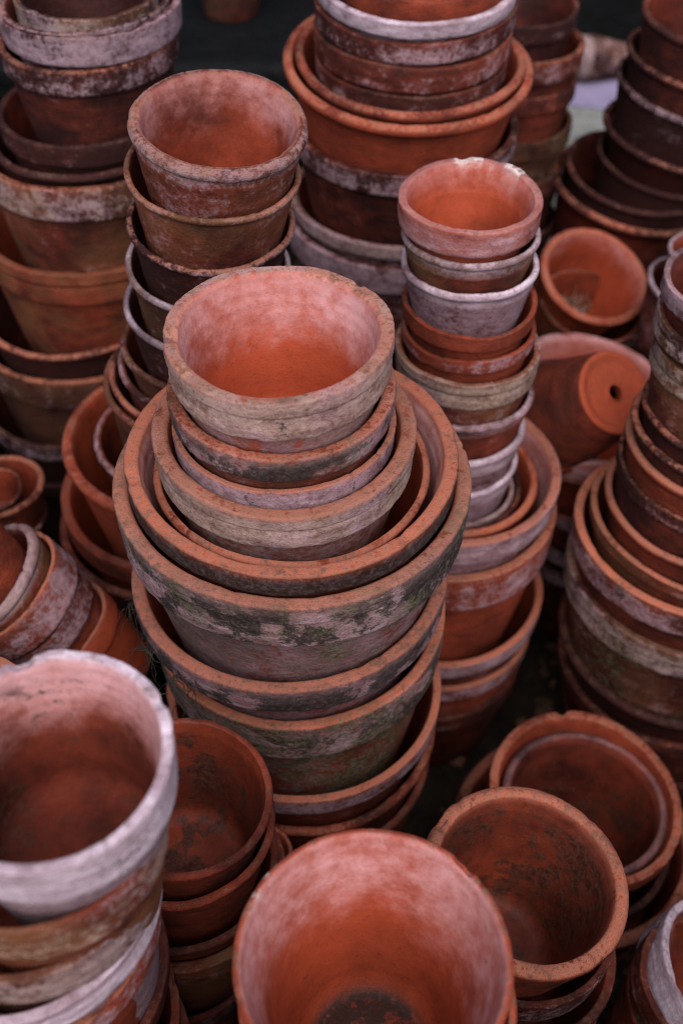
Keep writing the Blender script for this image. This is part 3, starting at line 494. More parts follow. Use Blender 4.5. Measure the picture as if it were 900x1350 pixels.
 ('N',[0.3832,1.44,0.5456],[0.2273,-0.342,0.9118],0.0876,0.1534,'roll',0.02,0.0114,0.0075,0.0768,0.0519,{'tone': 0.72,'bloom': 0.15,'lip': 0.6,'inb': 0.3,'T': 0.13,'hi': 1,'squat': 1},'tipped open orange pot holding a grey root clump', 'tipped pots by the slim lilac stack'),
 ('N',[0.3845,1.44,0.491],[0.1549,-0.1392,0.9781],0.0819,0.1434,'roll',0.02,0.0066,0.0052,0.077,0.056,{'tone': 0.4,'bloom': 0.4,'lip': 0.1,'warm': 0.6,'T': 0.08},'brown pot under the tipped orange pot', 'tipped pots by the slim lilac stack'),
 ('N',[0.3845,1.44,0.391],[0.0,0.0,1.0],0.0803,0.1405,'band',0.028,0.0064,0.0051,0.0748,0.0557,{'tone': 0.4,'bloom': 0.3,'lip': 0.3,'T': 0.08},'terracotta pot low in the dark foot of a stack', 'pots low in the dark feet of the stacks'),
 ('N',[0.3845,1.44,0.291],[0.0,0.0,1.0],0.0803,0.29,'band',0.028,0.0064,0.0051,0.0748,0.0422,{'tone': 0.4,'bloom': 0.3,'lip': 0.3,'T': 0.08},'terracotta pot low in the dark foot of a stack', 'pots low in the dark feet of the stacks'),
 ('P',[0.3493,1.22,0.4893],[0.1035,-0.1392,0.9848],0.1263,0.2211,'band',0.05,0.0114,0.0075,0.1045,0.0693,{'tone': 0.7,'bloom': 0.35,'lip': 0.4,'inb': 0.3,'T': 0.09,'hi': 1,'rimbloom': 0.4},'big open orange pot with an upturned pot lying inside', ''),
 ('P',[0.3714,1.22,0.3314],[0.0,-0.0,1.0],0.0947,0.1656,'band',0.03,0.0076,0.0061,0.0882,0.0616,{'tone': 0.4,'bloom': 0.4,'lip': 0.4,'T': 0.08},'dark pot carrying the big open orange pot', ''),
 ('P',[0.3798,1.22,0.2481],[0.0,-0.0,1.0],0.0934,0.1634,'band',0.03,0.0075,0.006,0.0847,0.056,{'tone': 0.3,'bloom': 0.55,'lip': 0.1,'T': 0.08},'dim lilac rimmed pot in the gap', ''),
 ('P',[0.385,1.22,0.199],[0.0,-0.0,1.0],0.0929,0.198,'band',0.03,0.0074,0.0059,0.0865,0.058,{'tone': 0.3,'bloom': 0.5,'lip': 0.1,'T': 0.08},'dim grey rimmed pot deepest in the gap', ''),
 ('Q',[0.4058,0.97,0.8469],[0.0698,-0.0,0.9976],0.0765,0.1339,'band',0.024,0.0069,0.0055,0.0706,0.0456,{'tone': 0.4,'bloom': 0.45,'lip': 0.3,'T': 0.09,'rimbloom': 0.4},'pink edged narrow pot at the frame edge,topmost in wide red ringed stack', 'pots in the wide red ringed stack'),
 ('Q',[0.4105,0.97,0.8064],[0.0698,-0.0,0.9976],0.0793,0.1387,'double',0.03,0.0063,0.0051,0.0706,0.0476,{'tone': 0.32,'bloom': 0.52,'warm': 0.6,'lip': 0.2,'T': 0.08},'pale grey narrow pot with ribbed wall,second in wide red ringed stack', 'pots in the wide red ringed stack'),
 ('Q',[0.4157,0.97,0.7657],[0.0698,-0.0,0.9976],0.0796,0.1394,'double',0.034,0.0064,0.0051,0.0742,0.0563,{'tone': 0.28,'bloom': 0.46,'warm': 0.8,'moss': 0.4,'lip': 0.2,'T': 0.08},'grey green narrow pot,third in wide red ringed stack', 'pots in the wide red ringed stack'),
 ('Q',[0.4269,0.97,0.6788],[0.0872,-0.0,0.9962],0.0885,0.1549,'roll',0.014,0.0071,0.0057,0.0832,0.0537,{'tone': 0.3,'bloom': 0.1,'soot': 0.25,'lip': 0.6,'T': 0.08,'hi': 1},'narrow dark pot with red lip,fourth in wide red ringed stack', 'pots in the wide red ringed stack'),
 ('Q',[0.4287,0.97,0.6528],[0.0872,-0.0,0.9962],0.0967,0.1693,'roll',0.014,0.0077,0.0062,0.0903,0.058,{'tone': 0.3,'bloom': 0.1,'moss': 0.4,'soot': 0.25,'lip': 0.6,'T': 0.08,'hi': 1},'dark pot with mossy flecked lip,fifth in wide red ringed stack', 'pots in the wide red ringed stack'),
 ('Q',[0.4301,0.97,0.6285],[0.0872,-0.0,0.9962],0.1016,0.1777,'roll',0.02,0.0091,0.0073,0.0955,0.0687,{'tone': 0.45,'bloom': 0.1,'soot': 0.2,'lip': 0.85,'T': 0.09,'hi': 1},'thick red rimmed pot,sixth in wide red ringed stack', 'pots in the wide red ringed stack'),
 ('Q',[0.4365,0.97,0.5927],[0.0698,-0.0,0.9976],0.1101,0.1927,'band',0.022,0.0055,0.0044,0.1054,0.0764,{'tone': 0.25,'bloom': 0.3,'lip': 0.5,'T': 0.05,'hi': 1,'flake': 1},'purple brown pot with broken slim lip,seventh in wide red ringed stack', 'pots in the wide red ringed stack'),
 ('Q',[0.4451,0.97,0.5388],[0.0523,-0.0,0.9986],0.1246,0.218,'roll',0.02,0.0087,0.007,0.1172,0.0835,{'tone': 0.45,'bloom': 0.1,'soot': 0.2,'lip': 0.8,'T': 0.07,'hi': 1},'red ring pot with clean edge,eighth in wide red ringed stack', 'pots in the wide red ringed stack'),
 ('Q',[0.4459,0.97,0.5103],[0.0523,-0.0,0.9986],0.1366,0.2391,'band',0.022,0.0082,0.0066,0.1296,0.0927,{'tone': 0.4,'bloom': 0.3,'warm': 0.6,'lip': 0.7,'T': 0.06,'hi': 1,'flake': 1},'pot with flaking tan and orange lip,ninth in wide red ringed stack', 'pots in the wide red ringed stack'),
 ('Q',[0.4463,0.97,0.4864],[0.0523,-0.0,0.9986],0.1541,0.2697,'band',0.04,0.0116,0.0075,0.1443,0.1053,{'tone': 0.4,'bloom': 0.42,'lip': 1,'soot': 0.3,'T': 0.075,'hi': 1},'bright red lipped widest pot,tenth in wide red ringed stack', 'pots in the wide red ringed stack'),
 ('Q',[0.449,0.97,0.418],[0.0349,-0.0,0.9994],0.157,0.2748,'double',0.046,0.011,0.0075,0.1477,0.1083,{'tone': 0.3,'bloom': 0.52,'warm': 0.6,'moss': 0.6,'soot': 0.3,'lip': 0.2,'T': 0.07,'hi': 1},'lichen grey pot with broad pale collar,eleventh in wide red ringed stack', 'pots in the wide red ringed stack'),
 ('Q',[0.463,0.97,0.2828],[0.0,-0.0,1.0],0.1613,0.2418,'roll',0.03,0.0113,0.0075,0.1493,0.0968,{'tone': 0.25,'bloom': 0.15,'lip': 0.3,'T': 0.07},'dark red pot with faint lip,twelfth in wide red ringed stack', 'pots in the wide red ringed stack'),
 ('Q',[0.468,0.97,0.2253],[0.0,-0.0,1.0],0.1584,0.2043,'band',0.03,0.0111,0.0075,0.149,0.1184,{'tone': 0.3,'bloom': 0.15,'lip': 0.4,'T': 0.07},'dark pot with soft orange flank,thirteenth in wide red ringed stack', 'pots in the wide red ringed stack'),
 ('Q',[0.481,0.97,0.1224],[0.0,-0.0,1.0],0.1538,0.1214,'band',0.03,0.0108,0.0075,0.1446,0.1291,{'tone': 0.2,'bloom': 0.1,'lip': 0.2,'T': 0.07},'darkest lowest pot,lowest visible in wide red ringed stack', 'pots in the wide red ringed stack'),
 ('R',[0.5073,1.34,0.6495],[0.0523,-0.0,0.9986],0.0577,0.101,'roll',0.014,0.0058,0.0046,0.0543,0.0395,{'tone': 0.4,'bloom': 0.55,'lip': 0.3,'T': 0.1,'rimbloom': 0.6},'small pink rimmed pot at the frame edge,topmost in small stack behind ringed stack', 'small pots behind the ringed stack'),
 ('R',[0.5011,1.34,0.5947],[0.1388,-0.0698,0.9879],0.07,0.1225,'roll',0.014,0.0063,0.005,0.0658,0.0461,{'tone': 0.35,'bloom': 0.55,'lip': 0.1,'T': 0.09,'rimbloom': 0.8},'small lilac rimmed pot with dark mouth,second in small stack behind ringed stack', 'small pots behind the ringed stack'),
 ('R',[0.5114,1.34,0.5186],[0.0698,-0.0,0.9976],0.066,0.1156,'roll',0.014,0.0059,0.0048,0.0621,0.0448,{'tone': 0.3,'bloom': 0.3,'lip': 0.2,'T': 0.09},'dim small pot,third in small stack behind ringed stack', 'small pots behind the ringed stack'),
 ('R',[0.5114,1.34,0.4186],[0.0,0.0,1.0],0.0647,0.1132,'band',0.028,0.0052,0.0041,0.0603,0.0458,{'tone': 0.4,'bloom': 0.3,'lip': 0.3,'T': 0.08},'terracotta pot low in the dark foot of a stack', 'pots low in the dark feet of the stacks'),
 ('R',[0.5114,1.34,0.3186],[0.0,0.0,1.0],0.0647,0.3176,'band',0.028,0.0052,0.0041,0.0603,0.0338,{'tone': 0.4,'bloom': 0.3,'lip': 0.3,'T': 0.08},'terracotta pot low in the dark foot of a stack', 'pots low in the dark feet of the stacks'),
 ('I',[-0.471,1.08,0.445],[0.0,-0.0,1.0],0.0418,0.0732,'roll',0.012,0.0042,0.0034,0.0393,0.0289,{'tone': 0.3,'bloom': 0.2,'lip': 0.5,'T': 0.1},'small dark pot nested in a rust red pot,topmost in far left edge group', 'pots against the far left edge'),
 ('I',[-0.4583,1.08,0.4555],[0.0,-0.0,1.0],0.0605,0.1059,'roll',0.016,0.0085,0.0068,0.0569,0.0416,{'tone': 0.35,'bloom': 0.08,'lip': 0.6,'T': 0.14},'rust red pot ringing a smaller pot,second in far left edge group', 'pots against the far left edge'),
 ('I',[-0.4671,1.08,0.3963],[0.0,-0.0,1.0],0.0622,0.1089,'roll',0.016,0.0056,0.0045,0.0585,0.0427,{'tone': 0.25,'bloom': 0.4,'lip': 0.3,'T': 0.09},'dim purple brown pot,third in far left edge group', 'pots against the far left edge'),
 ('I',[-0.4812,1.08,0.3209],[0.0,-0.0,1.0],0.0613,0.3199,'roll',0.016,0.0055,0.0044,0.0576,0.0314,{'tone': 0.2,'bloom': 0.2,'lip': 0.2,'T': 0.09},'shadowed pot,lowest visible in far left edge group', 'pots against the far left edge'),
 ('J',[-0.4221,0.7948,0.6532],[-0.5286,-0.0698,0.846],0.062,0.1085,'roll',0.016,0.0062,0.005,0.0583,0.0426,{'tone': 0.5,'bloom': 0.15,'lip': 0.3,'T': 0.1,'hi': 1,'along': 0.075,'Rr': 0.062},'brown pot slid into a tipped grey rimmed pot,topmost in tipped row at left', 'tipped pots at the left edge'),
 ('J',[-0.3824,0.8,0.5898],[-0.5286,-0.0698,0.846],0.069,0.1208,'roll',0.02,0.0103,0.0075,0.0649,0.0414,{'tone': 0.35,'bloom': 0.45,'warm': 0.8,'lip': 0.1,'T': 0.15,'hi': 1,'rimbloom': 0.4,'along': 0,'Rr': 0.069},'tipped pot with thick grey rim,second in tipped row at left', 'tipped pots at the left edge'),
 ('J',[-0.3687,0.8018,0.5678],[-0.5286,-0.0698,0.846],0.071,0.1242,'band',0.0432,0.005,0.004,0.0573,0.0418,{'tone': 0.6,'bloom': 0.5,'lip': 1,'T': 0.07,'hi': 1,'along': -0.026,'Rr': 0.071,'soot': 0.2},'tipped pot with orange lip and lilac blotched wall,third in tipped row at left', 'tipped pots at the left edge'),
 ('J',[-0.3444,0.805,0.5289],[-0.5286,-0.0698,0.846],0.064,0.112,'band',0.03,0.0064,0.0051,0.0586,0.0435,{'tone': 0.5,'bloom': 0.5,'lip': 0.3,'T': 0.1,'hi': 1,'along': -0.072,'Rr': 0.064},'tipped pinkish brown pot,fourth in tipped row at left', 'tipped pots at the left edge'),
 ('J',[-0.32,0.8082,0.49],[-0.5286,-0.0698,0.846],0.062,0.1085,'band',0.03,0.0056,0.0045,0.0573,0.0439,{'tone': 0.75,'bloom': 0.05,'lip': 0.8,'T': 0.09,'along': -0.118,'Rr': 0.062},'orange edged tipped pot lowest in the row,lowest visible in tipped row at left', 'tipped pots at the left edge'),
 ('J',[-0.32,0.8082,0.39],[0.0,0.0,1.0],0.0686,0.1201,'band',0.028,0.0055,0.0044,0.0639,0.0483,{'tone': 0.4,'bloom': 0.3,'lip': 0.3,'T': 0.08},'terracotta pot low in the dark foot of a stack', 'pots low in the dark feet of the stacks'),
 ('J',[-0.32,0.8082,0.29],[0.0,0.0,1.0],0.0686,0.289,'band',0.028,0.0055,0.0044,0.0639,0.0361,{'tone': 0.4,'bloom': 0.3,'lip': 0.3,'T': 0.08},'terracotta pot low in the dark foot of a stack', 'pots low in the dark feet of the stacks'),
 ('V',[-0.1806,0.375,0.9087],[0.0,-0.0,1.0],0.0784,0.1373,'band',0.046,0.0078,0.0063,0.0718,0.0563,{'nohole': 1,'tone': 0.34,'bloom': 0.98,'warm': 0.25,'lip': 0.0,'inb': 0.68,'ins': 0.62,'T': 0.1,'hi': 2,'rimbloom': 1,'soot': 0.2,'chips': [(112,0.1,0.004),(95,0.12,-0.002)]},'big open whitewashed pot with sooty inside,topmost in whitewashed stack at front corner', 'pots in the whitewashed front corner stack'),
 ('V',[-0.1989,0.375,0.8408],[-0.0175,-0.0,0.9998],0.0832,0.1456,'band',0.045,0.0046,0.0037,0.0793,0.0622,{'tone': 0.42,'bloom': 0.42,'warm': 1,'lip': 0.2,'T': 0.055,'hi': 2},'brown collared pot with chalky upper edge,second in whitewashed stack at front corner', 'pots in the whitewashed front corner stack'),
 ('V',[-0.2166,0.375,0.7815],[-0.0175,-0.0,0.9998],0.0895,0.1566,'band',0.04,0.0072,0.0057,0.0834,0.0636,{'tone': 0.36,'bloom': 0.55,'warm': 0.6,'lip': 0.4,'T': 0.08,'hi': 2},'grey brown pot with cream drip on lip,third in whitewashed stack at front corner', 'pots in the whitewashed front corner stack'),
 ('V',[-0.2317,0.375,0.7351],[-0.0872,-0.0,0.9962],0.0997,0.1745,'band',0.03,0.009,0.0072,0.0921,0.0675,{'tone': 0.5,'bloom': 0.95,'lip': 0.0,'T': 0.09,'hi': 1,'rimbloom': 1},'pale lilac pot curving below the brown pots,fourth in whitewashed stack at front corner', 'pots in the whitewashed front corner stack'),
 ('V',[-0.2448,0.375,0.6873],[-0.0872,-0.0,0.9962],0.1056,0.1847,'band',0.03,0.0084,0.0068,0.0984,0.0721,{'tone': 0.6,'bloom': 0.4,'lip': 0.6,'T': 0.08,'hi': 1},'salmon pot peeping under the pale lilac pot,lowest visible in whitewashed stack at front corner', 'pots in the whitewashed front corner stack'),
 ('V',[-0.2448,0.375,0.5873],[0.0,0.0,1.0],0.1035,0.181,'band',0.028,0.0083,0.0066,0.0964,0.0704,{'tone': 0.4,'bloom': 0.3,'lip': 0.3,'T': 0.08},'terracotta pot low in the dark foot of a stack', 'pots low in the dark feet of the stacks'),
 ('V',[-0.2448,0.375,0.4873],[0.0,0.0,1.0],0.1035,0.181,'band',0.028,0.0083,0.0066,0.0964,0.0704,{'tone': 0.4,'bloom': 0.3,'lip': 0.3,'T': 0.08},'terracotta pot low in the dark foot of a stack', 'pots low in the dark feet of the stacks'),
 ('V',[-0.2448,0.375,0.3873],[0.0,0.0,1.0],0.1035,0.181,'band',0.028,0.0083,0.0066,0.0964,0.0704,{'tone': 0.4,'bloom': 0.3,'lip': 0.3,'T': 0.08},'terracotta pot low in the dark foot of a stack', 'pots low in the dark feet of the stacks'),
 ('V',[-0.2448,0.375,0.2873],[0.0,0.0,1.0],0.1035,0.2863,'band',0.028,0.0083,0.0066,0.0964,0.0544,{'tone': 0.4,'bloom': 0.3,'lip': 0.3,'T': 0.08},'terracotta pot low in the dark foot of a stack', 'pots low in the dark feet of the stacks'),
 ('U',[-0.1407,0.515,0.6231],[0.0349,-0.0,0.9994],0.0805,0.141,'roll',0.016,0.0068,0.0055,0.0757,0.0545,{'tone': 0.47,'bloom': 0.05,'lip': 0.15,'inb': 0.0,'ins': 0.78,'nohole': 1,'T': 0.085,'hi': 2,'soot': 0.2},'open rust orange pot with black streaked inside,topmost in dark orange stack between white stacks', 'pots in the dark orange front stack'),
 ('U',[-0.1447,0.515,0.5835],[0.0349,-0.0,0.9994],0.0856,0.1497,'roll',0.022,0.0068,0.0055,0.0804,0.0587,{'tone': 0.52,'bloom': 0.05,'lip': 0.4,'T': 0.08,'hi': 1},'bright orange brown pot below the streaked pot,second in dark orange stack between white stacks', 'pots in the dark orange front stack'),
 ('U',[-0.153,0.515,0.5036],[0.0,-0.0,1.0],0.0921,0.1611,'roll',0.016,0.0074,0.0059,0.0865,0.0619,{'tone': 0.37,'bloom': 0.1,'soot': 0.3,'lip': 0.2,'T': 0.08,'hi': 1},'brown pot with thin dark lip,third in dark orange stack between white stacks', 'pots in the dark orange front stack'),
 ('U',[-0.1543,0.515,0.4754],[0.0,-0.0,1.0],0.0996,0.1744,'band',0.034,0.012,0.0075,0.0912,0.0673,{'tone': 0.32,'bloom': 0.3,'soot': 0.4,'crust': 0.8,'lip': 0.1,'T': 0.12,'hi': 1,'warm': 1},'pot with flaking cream lip,fourth in dark orange stack between white stacks', 'pots in the dark orange front stack'),
 ('U',[-0.1675,0.515,0.3309],[0.0,-0.0,1.0],0.0899,0.3299,'band',0.03,0.0072,0.0058,0.0838,0.047,{'tone': 0.27,'bloom': 0.35,'soot': 0.4,'lip': 0.1,'T': 0.08},'dark sooty lowest pot,lowest visible in dark orange stack between white stacks', 'pots in the dark orange front stack'),
 ('X',[-0.078,0.575,0.4118],[0.2079,-0.0,0.9781],0.0274,0.0479,'roll',0.014,0.0042,0.0034,0.0257,0.02,{'tone': 0.6,'bloom': 0.05,'lip': 0.6,'T': 0.12,'hi': 1},'narrow orange pot peeping out behind the streaked open pot', ''),
 ('X',[-0.078,0.575,0.3118],[0.0,0.0,1.0],0.0268,0.3108,'band',0.028,0.0042,0.0034,0.0246,0.0136,{'tone': 0.4,'bloom': 0.3,'lip': 0.3,'T': 0.08},'terracotta pot low in the dark foot of a stack', 'pots low in the dark feet of the stacks'),
 ('Z',[-0.3235,0.56,0.6949],[0.0,-0.0,1.0],0.0547,0.0956,'band',0.03,0.0077,0.0061,0.05,0.0388,{'tone': 0.7,'bloom': 0.4,'lip': 0.7,'T': 0.14,'hi': 1,'warm': 0.6},'orange pot with pale speckled rim,tucked behind the whitewashed pot', ''),
 ('Z',[-0.3235,0.56,0.5949],[0.0,0.0,1.0],0.0536,0.0937,'band',0.028,0.0043,0.0034,0.0499,0.0387,{'tone': 0.4,'bloom': 0.3,'lip': 0.3,'T': 0.08},'terracotta pot low in the dark foot of a stack', 'pots low in the dark feet of the stacks'),
 ('Z',[-0.3235,0.56,0.4949],[0.0,0.0,1.0],0.0536,0.0937,'band',0.028,0.0043,0.0034,0.0499,0.0387,{'tone': 0.4,'bloom': 0.3,'lip': 0.3,'T': 0.08},'terracotta pot low in the dark foot of a stack', 'pots low in the dark feet of the stacks'),
 ('Z',[-0.3235,0.56,0.3949],[0.0,0.0,1.0],0.0536,0.0937,'band',0.028,0.0043,0.0034,0.0499,0.0387,{'tone': 0.4,'bloom': 0.3,'lip': 0.3,'T': 0.08},'terracotta pot low in the dark foot of a stack', 'pots low in the dark feet of the stacks'),
 ('Z',[-0.3235,0.56,0.2949],[0.0,0.0,1.0],0.0536,0.2939,'band',0.028,0.0043,0.0034,0.0499,0.0281,{'tone': 0.4,'bloom': 0.3,'lip': 0.3,'T': 0.08},'terracotta pot low in the dark foot of a stack', 'pots low in the dark feet of the stacks'),
 ('T',[0.0211,0.315,0.7569],[0.0,-0.0,1.0],0.0945,0.19,'roll',0.02,0.0052,0.0042,0.0901,0.052,{'tone': 0.68,'bloom': 0.35,'lip': 0.55,'inb': 0.68,'ins': 0.3,'crust': 0.5,'T': 0.055,'dirtfloor': 1,'nohole': 1,'Hf': 0.19,'rbf': 0.052,'hi': 2,'chips': [(41,0.04,0.006),(147,0.2,-0.0009)]},'largest open pot with frosted pink rim,front and centre,topmost in front stack', 'pots in the front stack'),
 ('T',[0.0251,0.315,0.693],[0.0,-0.0,1.0],0.0986,0.1726,'roll',0.02,0.0059,0.0047,0.0936,0.0676,{'tone': 0.6,'bloom': 0.3,'lip': 0.4,'T': 0.06,'hi': 1},'pot right beneath the largest frosted open pot,second in front stack', 'pots in the front stack'),
 ('T',[0.0251,0.315,0.593],[0.0,0.0,1.0],0.0966,0.1691,'band',0.028,0.0077,0.0062,0.0901,0.0661,{'tone': 0.4,'bloom': 0.3,'lip': 0.3,'T': 0.08},'terracotta pot low in the dark foot of a stack', 'pots low in the dark feet of the stacks'),
 ('T',[0.0251,0.315,0.493],[0.0,0.0,1.0],0.0966,0.1691,'band',0.028,0.0077,0.0062,0.0901,0.0661,{'tone': 0.4,'bloom': 0.3,'lip': 0.3,'T': 0.08},'terracotta pot low in the dark foot of a stack', 'pots low in the dark feet of the stacks'),
 ('T',[0.0251,0.315,0.393],[0.0,0.0,1.0],0.0966,0.1691,'band',0.028,0.0077,0.0062,0.0901,0.0661,{'tone': 0.4,'bloom': 0.3,'lip': 0.3,'T': 0.08},'terracotta pot low in the dark foot of a stack', 'pots low in the dark feet of the stacks'),
 ('T',[0.0251,0.315,0.293],[0.0,0.0,1.0],0.0966,0.292,'band',0.028,0.0077,0.0062,0.0901,0.0508,{'tone': 0.4,'bloom': 0.3,'lip': 0.3,'T': 0.08},'terracotta pot low in the dark foot of a stack', 'pots low in the dark feet of the stacks'),
 ('G',[0.1665,0.474,0.5555],[0.1219,0.0175,0.9924],0.0936,0.1638,'roll',0.03,0.0136,0.0075,0.088,0.0565,{'tone': 0.42,'bloom': 0.05,'lip': 0.75,'flake': 1,'soot': 0.3,'ins': 0.76,'T': 0.145,'hi': 2,'chips': [(146,0.14,0.006),(-78,0.25,0.003),(-50,0.1,0.003)],'inb': 0.06},'open red pot with thick crumbling rim and dirty inside,topmost in front red stack', 'pots in the front red stack'),
 ('G',[0.1723,0.474,0.4751],[0.0872,-0.0,0.9962],0.0882,0.1543,'band',0.04,0.0071,0.0056,0.0822,0.0627,{'tone': 0.35,'bloom': 0.45,'soot': 0.35,'lip': 0.3,'T': 0.08,'hi': 1},'dark pot with scuffed lilac band under the red pot,second in front red stack', 'pots in the front red stack'),
 ('G',[0.1773,0.474,0.4059],[0.0872,-0.0,0.9962],0.0953,0.1667,'band',0.03,0.0095,0.0075,0.0872,0.0639,{'tone': 0.4,'bloom': 0.4,'soot': 0.4,'lip': 0.3,'crust': 0.5,'T': 0.1,'hi': 1},'dark pot with pale speckled lip,third in front red stack', 'pots in the front red stack'),
 ('G',[0.1773,0.474,0.3059],[0.0,0.0,1.0],0.0934,0.3049,'band',0.028,0.0075,0.006,0.087,0.0489,{'tone': 0.4,'bloom': 0.3,'lip': 0.3,'T': 0.08},'terracotta pot low in the dark foot of a stack', 'pots low in the dark feet of the stacks'),
 ('H',[0.3012,0.72,0.2583],[0.0872,-0.0,0.9962],0.1028,0.1743,'roll',0.016,0.0103,0.0075,0.0967,0.0697,{'tone': 0.37,'bloom': 0.2,'lip': 0.1,'ins': 0.75,'T': 0.1,'hi': 1,'rimbloom': 0.16},'brown pot with slightly paler worn rim,topmost in low red stack at right', 'red pots in the low stack'),
 ('H',[0.3005,0.72,0.2737],[0.0872,-0.0,0.9962],0.1197,0.2095,'band',0.03,0.0108,0.0075,0.1106,0.08,{'tone': 0.54,'bloom': 0.05,'lip': 0.6,'ins': 0.4,'T': 0.09,'hi': 1,'chips': [(97,0.05,0.006)]},'red pot with dark crack in its rim,second in low red stack at right', 'red pots in the low stack'),
 ('H',[0.3096,0.72,0.1686],[0.0,-0.0,1.0],0.1145,0.1476,'band',0.026,0.0092,0.0073,0.1067,0.0861,{'tone': 0.27,'bloom': 0.1,'lip': 0.3,'T': 0.08},'dark pot below the cracked red pot,third in low red stack at right', 'red pots in the low stack'),
 ('H',[0.2973,0.72,0.1802],[0.0,-0.0,1.0],0.1543,0.1792,'roll',0.03,0.0154,0.0075,0.145,0.1197,{'tone': 0.42,'bloom': 0.08,'lip': 0.6,'T': 0.1,'hi': 1},'wide brown pot,lowest visible in low red stack at right', 'red pots in the low stack'),
 ('W',[0.4231,0.46,0.3117],[0.4973,0.1045,0.8613],0.1104,0.1059,'band',0.05,0.0099,0.0075,0.0773,0.0444,{'tone': 0.5,'bloom': 0.85,'lip': 0.1,'T': 0.09,'hi': 1,'rimbloom': 1},'lilac frosted pot cut by the corner,topmost in corner stack at bottom right', 'pots at the bottom right corner'),
 ('W',[0.3818,0.46,0.3353],[0.2419,-0.0,0.9703],0.0793,0.1388,'band',0.03,0.0079,0.0063,0.0726,0.0541,{'tone': 0.4,'bloom': 0.3,'moss': 0.6,'soot': 0.3,'lip': 0.4,'T': 0.1,'hi': 1},'mossy rimmed dark pot,second in corner stack at bottom right', 'pots at the bottom right corner'),
 ('W',[0.3845,0.46,0.2886],[0.1736,-0.0,0.9848],0.0857,0.2921,'roll',0.02,0.0077,0.0062,0.0806,0.0446,{'tone': 0.5,'bloom': 0.1,'lip': 0.5,'T': 0.09},'dark red rimmed pot,third in corner stack at bottom right', 'pots at the bottom right corner'),
]
for idx, (k, loc, n, R, H, st, b, T, tw, wt, rb, m, lab, grp) in enumerate(POTS):
    make_pot('terracotta_pot', loc, n, R, H, st, b, T, tw, wt, rb, m, lab, grp or None, 11 + idx * 7)

# the upturned pot lying in the big orange one: its base faces the camera
ax = Vector((-.40, .50, -.74)).normalized()
base = Vector((.346, 1.103, .594)); Hh = .145
make_pot('terracotta_pot', base + ax * Hh, ax, .080, Hh, 'band', .03, .008, .007, .0745, .0545,
         dict(tone=.5, bloom=.15, soot=.5, lip=.3, hi=1, base_tone=.95, base_soot=0, base_bloom=.36, base_warm=.3), 'upturned pot lying in the big orange pot, drain hole facing up', None, 977, base_part=True)
for i, (x, y, R, H) in enumerate([(-.205, 2.13, .075, .16), (-.02, 2.25, .07, .15)]):
    make_pot('terracotta_pot', (x, y, .66 + H), (0, 0, 1), R, H, 'band', .03, .008, .006, R - .006, R * .66, dict(tone=.2, bloom=.3, lip=.15, warm=.4),
             ['orange brown pot standing on the dark covered table, cut by the top edge', 'second pot on the dark covered table, mostly out of view'][i], 'pots on the dark covered table', 700 + i)
make_pot('terracotta_pot', (.55, 2.63, .304 + .055), (-.96, -.2, .16), .05, .13, 'band', .03, .008, .006, .054, .04, dict(tone=.15, bloom=.6, rimbloom=.2, warm=.6),
         'small dusty pot lying on the grey stone block by the lilac paper', None, 731)

# unseen stacks added round the ones in view to block low sky light
def copy_tree(root, loc, rz):
    c = root.copy(); C.objects.link(c); c.location = loc; c.rotation_euler = (0, 0, rz)
    for ch in root.children:
        d = ch.copy(); C.objects.link(d); d.parent = c; d['seed'] = rng_blocker.uniform(0, 23)
    return c
rng_blocker = random.Random(8)
proto = make_pot('terracotta_pot', (-.72, .95, .30), (0, 0, 1), .125, .30, 'band', .035, .010, .008, .118, .085, dict(tone=.5, bloom=.4, lip=.5, soot=.2),
                 'wide terracotta pot in an unseen stack added to block low light', 'pots in the unseen stacks added to block light', 4242)
BLOCKER_STACKS = [(-.72, .95, 8), (-.52, .55, 6), (-.50, .16, 9), (-.21, -.02, 8), (.07, -.06, 8), (.35, .10, 7), (.62, .40, 5), (.80, .72, 8), (.84, 1.10, 9), (-.66, 1.55, 9), (.92, 1.50, 9),
         (-.34, -.32, 10), (-.06, -.36, 10), (.24, -.30, 10), (.52, -.12, 9), (-.62, -.15, 10), (.78, .16, 9), (-.78, .30, 9)]
for fi, (x, y, nn) in enumerate(BLOCKER_STACKS):
    for q in range(nn):
        if fi == 0 and q == 0: continue
        copy_tree(proto, (x + rng_blocker.uniform(-.006, .006), y + rng_blocker.uniform(-.006, .006), q * .075), rng_blocker.uniform(0, 6.28))

